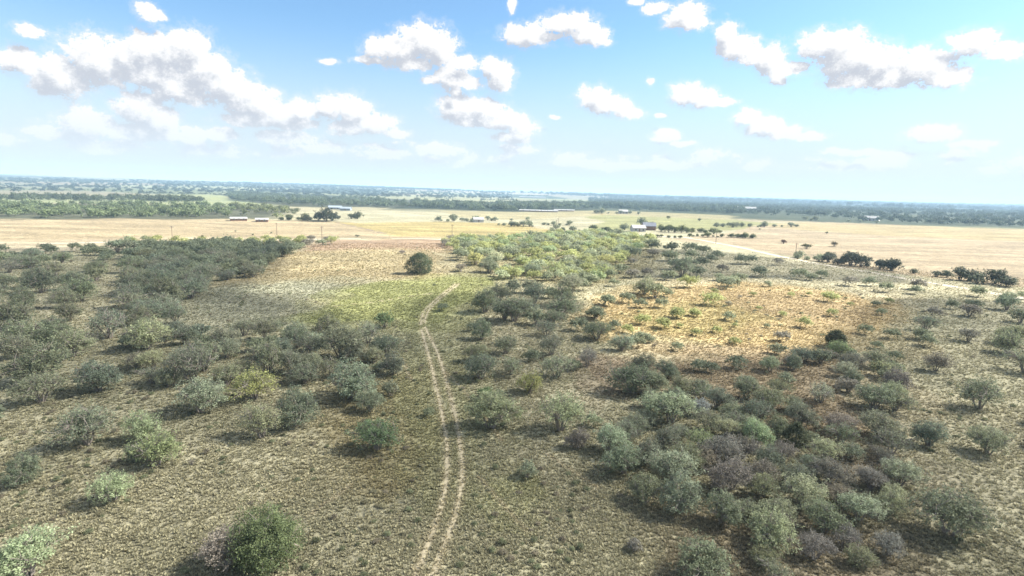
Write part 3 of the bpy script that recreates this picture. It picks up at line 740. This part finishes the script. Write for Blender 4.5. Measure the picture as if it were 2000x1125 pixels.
# ------------------------------------------------------------------ scattered stuff (geometry nodes): grass, far woods
def scatter(name, pts, scale, tint, protos, label, zs=None):
    pts = np.asarray(pts, np.float32); n = len(pts)
    me = bpy.data.meshes.new(name); me.vertices.add(n); me.vertices.foreach_set('co', pts.ravel())
    sc = np.stack([scale, scale, scale if zs is None else scale * zs], 1).astype(np.float32)
    me.attributes.new('size', 'FLOAT_VECTOR', 'POINT').data.foreach_set('vector', sc.ravel())
    me.attributes.new('tint', 'FLOAT_COLOR', 'POINT').data.foreach_set('color', np.c_[tint, np.ones(n)].astype(np.float32).ravel())
    me.attributes.new('turn', 'FLOAT_VECTOR', 'POINT').data.foreach_set('vector', np.c_[np.zeros((n, 2)), RNG.uniform(0, 6.28, n)].astype(np.float32).ravel())
    me.attributes.new('which', 'INT', 'POINT').data.foreach_set('value', RNG.integers(0, len(protos), n).astype(np.int32))
    c = bpy.data.collections.new(name + '_sources')
    for p in protos: c.objects.link(bpy.data.objects.new(name + '_source', p))
    o = obj(name, me); tag(o, label, kind='stuff')
    ng = bpy.data.node_groups.new(name, 'GeometryNodeTree')
    ng.interface.new_socket('Geometry', in_out='INPUT', socket_type='NodeSocketGeometry')
    ng.interface.new_socket('Geometry', in_out='OUTPUT', socket_type='NodeSocketGeometry')
    a, z = N(ng, 'NodeGroupInput'), N(ng, 'NodeGroupOutput')
    ci = N(ng, 'GeometryNodeCollectionInfo'); ci.inputs['Collection'].default_value = c; ci.inputs['Separate Children'].default_value = True
    ip = N(ng, 'GeometryNodeInstanceOnPoints'); ip.inputs['Pick Instance'].default_value = True
    def at(nm, dt):
        q = N(ng, 'GeometryNodeInputNamedAttribute', data_type=dt); q.inputs[0].default_value = nm; return q.outputs[0]
    ng.links.new(a.outputs[0], ip.inputs['Points']); ng.links.new(ci.outputs[0], ip.inputs['Instance'])
    ng.links.new(at('which', 'INT'), ip.inputs['Instance Index']); ng.links.new(at('turn', 'FLOAT_VECTOR'), ip.inputs['Rotation'])
    ng.links.new(at('size', 'FLOAT_VECTOR'), ip.inputs['Scale']); ng.links.new(ip.outputs[0], z.inputs[0])
    md = o.modifiers.new('scatter', 'NODES'); md.node_group = ng
    return o
def tuft(seed, blades=11):
    rng = np.random.default_rng(seed); V, F, T = [], [], []
    for i in range(blades):
        w = rng.uniform(0, 6.28); r0 = rng.uniform(0, .35); h = rng.uniform(.45, 1.0); ln = rng.uniform(.3, 1.0)
        b = np.array([r0 * math.cos(w), r0 * math.sin(w), -.05]); e = b + np.array([ln * math.cos(w), ln * math.sin(w), h])
        s = np.array([-math.sin(w), math.cos(w), 0]) * rng.uniform(.10, .2)
        k_ = len(V); mid = b * .5 + e * .5 + np.array([0, 0, .15])
        V += [b - s, b + s, mid + s * .8, mid - s * .8, e]; F += [(k_, k_ + 1, k_ + 2, k_ + 3), (k_ + 3, k_ + 2, k_ + 4)]
        T += [rng.uniform(.1, .9)] * 5
    return mesh('tuft', V, F, M_GRASS, ('leaf', T))
TUFTS = [tuft(i) for i in range(5)]
n = 260000
r_ = np.exp(RNG.uniform(math.log(38), math.log(330), n)); a_ = RNG.uniform(R(-47), R(47), n)
x, y = r_ * np.sin(a_), r_ * np.cos(a_)
ok = vnoise(x / 2.2, y / 2.2, 91) * .35 + vnoise(x / 14, y / 14, 92) * .25 + .2 > RNG.uniform(.08, .58, n)
for q in PATHS[:2] + PATHS[2:4] + PATHS[10:11]:
    q_ = q[::2]
    near = np.full(n, 1e9)
    for j in range(0, len(q_), 40):
        s_ = q_[j:j + 40]
        near = np.minimum(near, np.min((x[:, None] - s_[None, :, 0]) ** 2 + (y[:, None] - s_[None, :, 1]) ** 2, axis=1))
    ok &= (near > (.38 * RNG.uniform(.5, 1.4, n)) ** 2) | (RNG.random(n) < .22)
x, y, r_ = x[ok], y[ok], r_[ok]
tint = albedo(x, y) * RNG.uniform(.95, 1.5, (len(x), 1)) * np.array([1.0, 1.0, .95])
scatter('grass', np.c_[x, y, terrain(x, y)], RNG.uniform(.13, .30, len(x)) * (r_ / 50) ** .3, tint, TUFTS, 'dry tufted grass covering the pasture', RNG.uniform(.6, 1.1, len(x)))

def blob_tree(seed, clumps=60, per=6):
    t, c = mesquite(seed, clumps, per, .14, 6, .95, .05)
    me = bpy.data.meshes.new('far_tree')
    V = np.concatenate([np.array([v.co[:] for v in m_.vertices]) for m_ in (c,)])
    F = np.arange(len(V)).reshape(-1, 4)
    T = np.empty(len(V)); c.attributes['leaf'].data.foreach_get('value', T)
    bpy.data.meshes.remove(t); bpy.data.meshes.remove(c)
    return mesh('far_tree', V, F, M_LEAF_I, ('leaf', T))
FARB = [blob_tree(500 + i) for i in range(4)]
def loI(m_):
    q = m_.copy(); q.materials.clear(); q.materials.append(M_LEAF_I); return q
rest = [b for b in BUSH if not b['own']]
LOI = [loI(p[1]) for p in LO]
if rest:
    scatter('distant_brush', [b['p'] for b in rest], np.array([b['R'] for b in rest]), np.array([np.array(GREY_C[b['k']]) for b in rest]) * RNG.uniform(.85, 1.2, (len(rest), 1)),
            LOI, 'small bushes at the back of the thickets', np.full(len(rest), .85))
nw = 5200
r_ = np.exp(RNG.uniform(math.log(40), math.log(300), nw)); a_ = RNG.uniform(R(-46), R(46), nw)
x, y = r_ * np.sin(a_), r_ * np.cos(a_)
ok = fbm(x / 16, y / 16, 111, 3) > RNG.uniform(.38, .72, nw)
x, y, r_ = x[ok], y[ok], r_[ok]
for q in PATHS[:4]:
    far_ = np.min((x[:, None] - q[None, ::3, 0]) ** 2 + (y[:, None] - q[None, ::3, 1]) ** 2, axis=1) > 1.0
    x, y, r_ = x[far_], y[far_], r_[far_]
wt = np.array([(.20, .215, .12), (.27, .24, .17), (.22, .24, .14), (.32, .30, .19)])[RNG.integers(0, 4, len(x))] * RNG.uniform(.75, 1.2, (len(x), 1))
scatter('low_weeds', np.c_[x, y, terrain(x, y) - .05], RNG.uniform(.16, .5, len(x)) ** 1.0 * (r_ / 60) ** .25, wt, LOI, 'low weeds and forbs dotted through the grass', RNG.uniform(.5, 1.0, len(x)))
def woods(specs, name, label, lines=()):
    P_, S_, T_, Z_ = [], [], [], []
    for s, size in lines:
        q = resample(poly(s), size * .9); q = q[RNG.random(len(q)) < .8] + RNG.normal(0, 2.0, (1, 2))
        P_.append(np.c_[q, terrain(q[:, 0], q[:, 1]) - .1]); S_.append(size / 2 * RNG.uniform(.6, 1.5, len(q)))
        T_.append(np.array((.075, .095, .055)) * RNG.uniform(.7, 1.3, (len(q), 1))); Z_.append(RNG.uniform(.8, 1.2, len(q)))
    for s, size, dens, col, h in specs:
        P = poly(s); lo, hi = P.min(0), P.max(0)
        area = .5 * abs(np.dot(P[:, 0], np.roll(P[:, 1], 1)) - np.dot(P[:, 1], np.roll(P[:, 0], 1)))
        n_ = min(9000, int(area * dens / (size ** 2 * .8)))
        box = (hi - lo).prod(); m_ = int(n_ * box / max(area, 1)) + 1
        q = RNG.uniform(lo, hi, (min(m_, 400000), 2)); q = q[inside(P, q[:, 0], q[:, 1])]
        q = q[fbm(q[:, 0] / (size * 7), q[:, 1] / (size * 7), 3, 2) > RNG.uniform(.2, .6, len(q))]
        P_.append(np.c_[q, terrain(q[:, 0], q[:, 1]) - .1]); S_.append(size / 2 * RNG.uniform(.65, 1.35, len(q)))
        T_.append(np.array(col) * RNG.uniform(.7, 1.35, (len(q), 1))); Z_.append(h * RNG.uniform(.8, 1.25, len(q)))
    scatter(name, np.concatenate(P_), np.concatenate(S_), np.concatenate(T_), FARB, label, np.concatenate(Z_))
DG = (.10, .12, .065)
woods([("-500,400 250,400 400,402 455,404 455,424 250,425 -500,424", 9.5, .55, (.165, .20, .10), .85),
       ("455,404 560,409 600,420 600,428 540,428 455,424", 8.5, .42, (.20, .22, .11), .9),
       ("250,388 330,388 395,393 395,396 330,396 250,394 -400,394 -400,388", 9, .8, DG, 1.1)], 'left_woodland', 'green scrub woodland behind the tan field at left')
woods([("447,377 500,378 560,384 750,391 760,404 600,404 540,398 450,392", 11, .45, (.12, .15, .09), .9),
       ("720,394 850,397 1000,399 1150,399 1150,408 1000,413 860,409 740,405", 12, .55, (.12, .15, .09), .95),
       ("1150,398 1300,402 1450,409 1450,419 1300,413 1150,409", 12, .5, (.09, .12, .08), 1.0)], 'creek_woodland', 'long dark band of creek-side woods across the middle distance')
woods([("1150,386 1300,389 1500,396 1780,408 2300,425 2300,452 1760,436 1500,421 1300,412 1150,404", 12, .26, (.07, .095, .065), .85),
       ("1000,377 1200,381 1500,389 1800,397 2400,414 2400,420 1780,408 1500,396 1200,387", 30, .25, (.045, .062, .05), .7)], 'distant_forest', 'blue hazy forest covering the right-hand distance')
woods([("-400,352 250,357 600,365 1000,376 1000,390 700,385 420,378 -400,374", 15, .085, (.05, .07, .045), .8),
       ("-400,340 250,353 420,356 620,361 900,370 900,373 620,365 300,357 -400,350", 22, .2, (.045, .06, .045), .55)], 'scattered_far_trees', 'scattered dark trees and hedges over the far fields, one row standing in for shadow', HEDGES_AND_SHADOW)

# ------------------------------------------------------------------ field and hedgerow trees, each one its own
HEDGE = [  # path in the photo, how many, width there, tint, phrase
    ("855,432 930,433", 9, 13, DARK, 'the tree row above the golden field'), ("936,430 970,431", 4, 10, DARK, 'the row beside the small white barn'),
    ("976,440 1045,444", 8, 12, DARK, 'the hedge at the end of the golden field'), ("1062,440 1116,441", 6, 13, DARK, 'the grove behind the middle power pole'),
    ("1076,449 1142,454", 8, 12, DARK, 'the low hedge above the sunlit thicket'), ("1152,448 1205,453", 7, 13, (.10, .12, .05), 'the trees left of the ranch house'),
    ("1214,447 1236,450", 3, 16, DARK, 'the oaks against the ranch house'), ("1282,452 1410,456", 13, 16, (.11, .13, .05), 'the pale tree row right of the ranch house'),
    ("1262,462 1330,466", 7, 10, (.10, .12, .05), 'the small bushes below the ranch house'), ("1340,462 1480,465", 14, 12, (.10, .12, .05), 'the hedge dividing the pink fields'),
    ("1394,444 1556,443", 15, 11, DARK, 'the straight dark hedge across the right field'), ("606,431 648,431", 4, 25, (.08, .095, .06), 'the big dark oaks behind the tan field'),
    ("673,428 706,428", 3, 18, (.10, .115, .06), 'the three oaks right of the dark oaks'), ("540,430 600,430", 7, 12, (.09, .11, .05), 'the bushes beside the left farm sheds'),
    ("1155,416 1250,419", 7, 10, DARK, 'the trees around the far farmhouse'), ("1570,430 1595,431", 3, 11, DARK, 'the small grove before the blue forest'),
    ("1545,503 1600,510", 5, 18, DARK, 'the roadside bushes below the right power pole'), ("1606,512 1752,529", 12, 26, (.085, .10, .065), 'the dark roadside trees at right'),
    ("1780,534 1980,560", 8, 30, (.085, .10, .065), 'the roadside trees at the far right edge'), ("1255,441 1280,442", 3, 14, DARK, 'the oaks behind the ranch barn')]
LONE = [(1530, 476, 13, (.10, .06, .035), 'reddish-brown tree alone on the pink field'), (1575, 486, 20, (.10, .11, .04), 'round olive tree on the pink field right of the power pole'),
        (1630, 481, 17, (.15, .12, .06), 'thin brown tree, rightmost of the three on the pink field'), (1615, 457, 7, DARK, 'small dark tree on the upper pink field'),
        (1484, 449, 6, DARK, 'tiny tree at the corner of the dividing hedge'), (1366, 432, 9, DARK, 'dark tree in the green field beyond the ranch house'),
        (1305, 428, 9, (.10, .12, .05), 'small tree in the green field behind the ranch house'), (1030, 431, 13, DARK, 'round dark tree on the bright field past the white barn'),
        (999, 432, 8, DARK, 'small dark tree right of the white barn'), (1680, 435, 9, DARK, 'dark bush before the white-roofed shed at right'), (1657, 433, 8, DARK, 'dark bush left of the white-roofed shed'),
        (1712, 436, 10, DARK, 'dark bush right of the white-roofed shed'), (395, 465, 8, (.12, .12, .04), 'small olive bush at the edge of the tan field'), (460, 453, 5, DARK, 'small dot of a bush on the tan field'),
        (494, 460, 6, DARK, 'lower of two small bushes on the tan field'), (530, 456, 6, DARK, 'small bush before the middle left power pole')]
fi = 0
def field_tree(px, py, w, col, label, group):
    global fi
    p = ground(px, py); dep = -float((p - np.array([0, 0, CAM_H])) @ _RM[:, 2])
    pr = LO[fi % 5] if not group else (LOH + LO[:2])[RNG.integers(6)]; fi += 1
    root = bpy.data.objects.new('field_tree', None); COL.objects.link(root)
    root.location = p - np.array([0, 0, .05]); root.rotation_euler.z = random.uniform(0, 6.28)
    r0 = w / 2 * dep / FPX; root.scale = (r0, r0, r0 * random.uniform(.75, 1.2)); root.empty_display_size = .3
    tag(root, label, 'tree', group)
    obj('trunk', pr[0], root); c = obj('crown', pr[1], root)
    f_ = random.uniform(.8, 1.3); c.color = (col[0] * f_, col[1] * f_, col[2] * f_, 1)
for s, n_, w, col, ph in HEDGE:
    a = np.array([list(map(float, q.split(','))) for q in s.split()])
    t = (np.arange(n_) + .5) / n_
    xs = np.interp(t, np.linspace(0, 1, len(a)), a[:, 0]); ys = np.interp(t, np.linspace(0, 1, len(a)), a[:, 1])
    for i in range(n_):
        pos = 'leftmost tree' if i == 0 else 'rightmost tree' if i == n_ - 1 else ('middle tree' if n_ == 3 else ORD[i] + ' tree from left')
        field_tree(xs[i] + random.uniform(-.5, .5) * w, ys[i] + random.uniform(-.05, .07) * w, w * random.uniform(.55, 1.6), col, f"{pos} in {ph}", 'trees along the field edges')
for px, py, w, col, lab in LONE: field_tree(px, py, w, col, lab, None)

# ------------------------------------------------------------------ buildings
def boxm(name, x0, x1, y0, y1, z0, z1, m):
    V = [(x, y, z) for x in (x0, x1) for y in (y0, y1) for z in (z0, z1)]
    return mesh(name, V, [(0, 1, 3, 2), (4, 6, 7, 5), (0, 4, 5, 1), (2, 3, 7, 6), (0, 2, 6, 4), (1, 5, 7, 3)], m)
def gable(name, L, D, z0, h, ov, m, t=.25):
    a, b = L / 2 + ov, D / 2 + ov
    V = []
    for dz in (0, t):
        V += [(-a, -b, z0 + dz), (a, -b, z0 + dz), (-a, 0, z0 + h + dz), (a, 0, z0 + h + dz), (-a, b, z0 + dz), (a, b, z0 + dz)]
    F = [(0, 2, 3, 1), (2, 4, 5, 3), (6, 7, 9, 8), (8, 9, 11, 10), (0, 1, 7, 6), (4, 10, 11, 5), (0, 6, 8, 2), (2, 8, 10, 4), (1, 3, 9, 7), (3, 5, 11, 9)]
    return mesh(name, V, F, m)
def gable_wall(L, D, hw, h, m):
    V = []
    for x in (-L / 2, L / 2):
        V += [(x, -D / 2, -.4), (x, D / 2, -.4), (x, D / 2, hw), (x, 0, hw + h), (x, -D / 2, hw)]
    F = [(0, 1, 2, 3, 4), (5, 9, 8, 7, 6), (0, 4, 9, 5), (1, 6, 7, 2), (4, 3, 8, 9), (3, 2, 7, 8), (0, 5, 6, 1)]
    return mesh('wall', V, F, m)
def building(name, px, py, L, D, hw, hr, yaw, mw, mr, label, cat, nwin=0, chimney=False, door=True):
    p = ground(px, py)
    root = bpy.data.objects.new(name, None); COL.objects.link(root)
    root.location = p; root.rotation_euler.z = yaw - math.atan2(p[0], p[1])
    tag(root, label, cat)
    obj('wall', gable_wall(L, D, hw, hr * .96, mw), root)
    ro = obj('roof', gable('roof', L, D, hw - .12, hr * 1.06, .5, mr), root)
    if chimney: obj('chimney', boxm('chimney', L * .22, L * .22 + .9, .4, 1.3, hw, hw + hr + 1.1, M_BROWN), ro)
    for i in range(nwin):
        x = -L / 2 + L * (i + .7) / (nwin + .4)
        w_ = obj('window', boxm('window', x - .7, x + .7, -D / 2 - .05, -D / 2 + .02, 1.0, 2.3, M_GLASS), root)
        obj('frame', boxm('frame', x - .85, x + .85, -D / 2 - .035, -D / 2 + .01, .85, 2.45, M_WHITE), w_)
    if door:
        w_ = min(3.2, L * .1) if hw > 3.2 else 1.0
        obj('door', boxm('door', -w_ / 2, w_ / 2, -D / 2 - .06, -D / 2 + .02, -.1, min(hw - .3, 3.4), M_BROWN), root)
building('ranch_house', 1246, 452, 11, 8, 3.0, 2.4, R(18), M_WHITE, M_METAL, 'white ranch house among oaks at the edge of the sunlit fields', 'house', 3, True)
building('ranch_barn', 1267, 449, 11, 12, 3.6, 3.0, R(8), M_BROWN, M_SLATE, 'dark-roofed barn right behind the white ranch house', 'barn', 0)
building('farm_shed', 466, 431, 13, 8, 1.9, 1.2, R(4), M_BROWN, M_METAL, 'white shed at the back of the tan field, left of its pair', 'shed', 3)
building('farm_shed', 512, 433, 10, 8, 1.9, 1.2, R(-3), M_BROWN, M_METAL, 'white shed at the back of the tan field, right of its pair', 'shed', 2)
building('barn', 934, 434, 10, 8, 2.8, 2.0, R(10), M_WHITE, M_METAL, 'small white barn at the end of the tree row above the golden field', 'barn', 1)
building('barn', 655, 409, 17, 12, 2.8, 2.2, R(-5), M_BLUEM, M_BLUEM, 'large pale-blue-roofed barn behind the big dark oaks', 'barn', 2)
building('barn', 676, 411, 13, 10, 2.5, 2.0, R(-14), M_BLUEM, M_BLUEM, 'smaller pale-blue-roofed barn in front of the larger one', 'barn', 0)
building('poultry_shed', 1052, 413.5, 62, 12, 1.8, 1.2, R(-2), M_BROWN, M_METAL, 'long white shed below the creek woods, left one', 'shed', 6)
building('poultry_shed', 1102, 412.5, 34, 12, 1.8, 1.2, R(-3), M_BROWN, M_METAL, 'shorter white shed below the creek woods, right one', 'shed', 4)
building('farmhouse', 1217, 417, 14, 9, 3.2, 2.8, R(12), M_WHITE, M_METAL, 'white farmhouse among dark trees beyond the green field', 'house', 3, True)
building('barn', 1458, 412, 40, 20, 5, 4.5, R(-6), M_WHITE, M_METAL, 'white-roofed barn in the hazy forest at right', 'barn', 0)
building('barn', 1700, 431, 24, 14, 4, 3.2, R(-8), M_WHITE, M_METAL, 'white-roofed shed at the right edge before the blue forest', 'shed', 2)
building('poultry_shed', 1040, 386, 150, 20, 3, 2, R(-1), M_WHITE, M_METAL, 'very long white shed far beyond the creek woods', 'shed', 0)
building('farmhouse', 327, 391, 16, 10, 4, 3, R(5), M_WHITE, M_METAL, 'white farmhouse among the trees at the far left', 'house', 2)

# ------------------------------------------------------------------ power poles
def pole_parts(h):
    V, F = tubes([([(0, 0, -.6), (0, 0, h * .5), (0, 0, h)], .19, .12)], 8); pm = mesh('shaft', V, F, M_WOOD)
    V, F = tubes([([(-1.2, 0, h - .6), (1.2, 0, h - .6)], .075, .075), ([(-.6, .12, h - .62), (0, .15, h - 1.4), (.6, .12, h - .62)], .03, .03)], 4); am = mesh('crossarm', V, F, M_WOOD)
    V, F = tubes([([(x, 0, h - .52), (x, 0, h - .28)], .06, .035) for x in (-1.1, -.45, .45, 1.1)], 5); im = mesh('insulators', V, F, M_WHITE)
    return pm, am, im
POLES = [(1553, 503, 27, 'at the gravel road on the pink field, the tallest-looking'), (1398, 476, 17, 'beside the gravel road below the dividing hedge'),
         (1086, 456, 26, 'at the back of the sunlit thicket, dark against the hedge'), (1090, 443, 15, 'in the grove just behind the thicket pole'),
         (883, 461, 18, 'at the near edge of the golden field'), (629, 468, 18, 'right of the pair on the tan field'), (541, 459, 14, 'in the middle of the tan field, short-looking'),
         (337, 469, 23, 'rising from the pale bushes at left')]
for px, py, hp, ph in POLES:
    p = ground(px, py); dep = -float((p - np.array([0, 0, CAM_H])) @ _RM[:, 2]); h = min(13.5, max(8.0, hp * dep / FPX))
    root = bpy.data.objects.new('power_pole', None); COL.objects.link(root); root.location = p; root.rotation_euler.z = R(random.uniform(-25, 25))
    tag(root, 'wooden power pole ' + ph, 'pole', 'power poles across the fields')
    pm, am, im = pole_parts(h)
    obj('shaft', pm, root); a = obj('crossarm', am, root); obj('insulator_row', im, a)

# ------------------------------------------------------------------ the clouds overhead whose shade lies on the pasture
def cloud_mat():
    m = bpy.data.materials.new('cloud_vapour'); m.use_nodes = True; t = m.node_tree; t.nodes.clear()
    n = N(t, 'ShaderNodeTexNoise'); setv(n.inputs['Scale'], 0.02); setv(n.inputs['Detail'], 4.0)
    t.links.new(N(t, 'ShaderNodeNewGeometry').outputs['Position'], n.inputs['Vector'])
    d = N(t, 'ShaderNodeBsdfDiffuse'); setv(d.inputs[0], (.9, .9, .9, 1)); tl = N(t, 'ShaderNodeBsdfTranslucent'); setv(tl.inputs[0], (.9, .9, .9, 1))
    a = N(t, 'ShaderNodeMixShader'); setv(a.inputs[0], .5); t.links.new(d.outputs[0], a.inputs[1]); t.links.new(tl.outputs[0], a.inputs[2])
    tr = N(t, 'ShaderNodeBsdfTransparent'); mx = N(t, 'ShaderNodeMixShader')
    t.links.new(smooth(t, n.outputs[0], .3, .7, .20, .42), mx.inputs[0]); t.links.new(tr.outputs[0], mx.inputs[1]); t.links.new(a.outputs[0], mx.inputs[2])
    t.links.new(mx.outputs[0], N(t, 'ShaderNodeOutputMaterial').inputs[0]); return m
M_CLOUD = cloud_mat()
def overhead_cloud(s, alt, cell, fray, label, hole=None):
    P = poly(s); lo, hi = P.min(0) - 20, P.max(0) + 20
    lo = np.maximum(lo, -420); hi = np.minimum(hi, 700)
    xs, ys = np.arange(lo[0], hi[0], cell), np.arange(lo[1], hi[1], cell)
    X, Y = np.meshgrid(xs, ys, indexing='ij')
    wx = (fbm(X / 45, Y / 45, 71, 3) - .5) * fray; wy = (fbm(X / 45, Y / 45, 73, 3) - .5) * fray
    M = inside(P, X + wx, Y + wy)
    # grow thickness inwards from the edge
    T = M.astype(float)
    for _ in range(5):
        T = (T + np.roll(T, 1, 0) + np.roll(T, -1, 0) + np.roll(T, 1, 1) + np.roll(T, -1, 1)) / 5
    T = np.where(M, T, 0) * (12 + 38 * fbm(X / 60, Y / 60, 75, 4))
    off = SUN_DIR * (alt / SUN_DIR.z); i = np.arange(X.size).reshape(X.shape)
    top = np.stack([X + off.x, Y + off.y, alt + T + 1.5], -1).reshape(-1, 3)
    bot = np.stack([X + off.x, Y + off.y, alt - T * .12], -1).reshape(-1, 3)
    C = M[:-1, :-1] & M[1:, :-1] & M[1:, 1:] & M[:-1, 1:]
    q = np.stack([i[:-1, :-1], i[1:, :-1], i[1:, 1:], i[:-1, 1:]], -1)[C]
    F = np.concatenate([q, q[:, ::-1] + X.size])
    # side walls
    from collections import Counter
    e = np.concatenate([q[:, [k_, (k_ + 1) % 4]] for k_ in range(4)]); es = set(map(tuple, e.tolist()))
    side = [(b, a, a + X.size, b + X.size) for a, b in es if (b, a) not in es]
    F = np.concatenate([F, np.array(side)]) if side else F
    o = obj('cumulus_cloud', mesh('cumulus_cloud', np.concatenate([top, bot]), F, M_CLOUD, None, True))
    tag(o, label, 'cloud', kind='structure')
overhead_cloud("-900,486 250,482 420,479 560,489 545,515 500,552 470,575 600,592 740,625 830,680 905,680 925,590 985,562 1070,572 1130,600 1160,660 1240,705 1400,695 1560,680 1720,672 1765,620 1800,575 2600,640 2600,1100 2000,1700 1000,1900 0,1700 -900,1000",
               560, 4.0, 22, 'broad white cumulus cloud overhead shading the foreground')
overhead_cloud("1270,490 1330,486 1420,494 1520,508 1640,514 1800,540 1760,556 1600,536 1500,548 1420,540 1300,545", 560, 4.0, 14, 'small white cumulus cloud shading the slope by the gravel road')

# ------------------------------------------------------------------ haze
top_z = float(gz.max()) + 30
hz = boxm('haze', -43500, 43500, -43500, 43500, float(gz.min()) - 1.0, max(top_z, CAM_H + 6), None)
hm = bpy.data.materials.new('haze_air'); hm.use_nodes = True; ht = hm.node_tree; ht.nodes.clear()
pv = N(ht, 'ShaderNodeVolumePrincipled'); setv(pv.inputs['Color'], (.52, .77, 1.0, 1)); setv(pv.inputs['Density'], 1.6e-4)
ht.links.new(pv.outputs[0], N(ht, 'ShaderNodeOutputMaterial').inputs['Volume'])
hz.materials.append(hm)
tag(obj('haze', hz), 'thin blue haze over the distant farmland', kind='stuff')
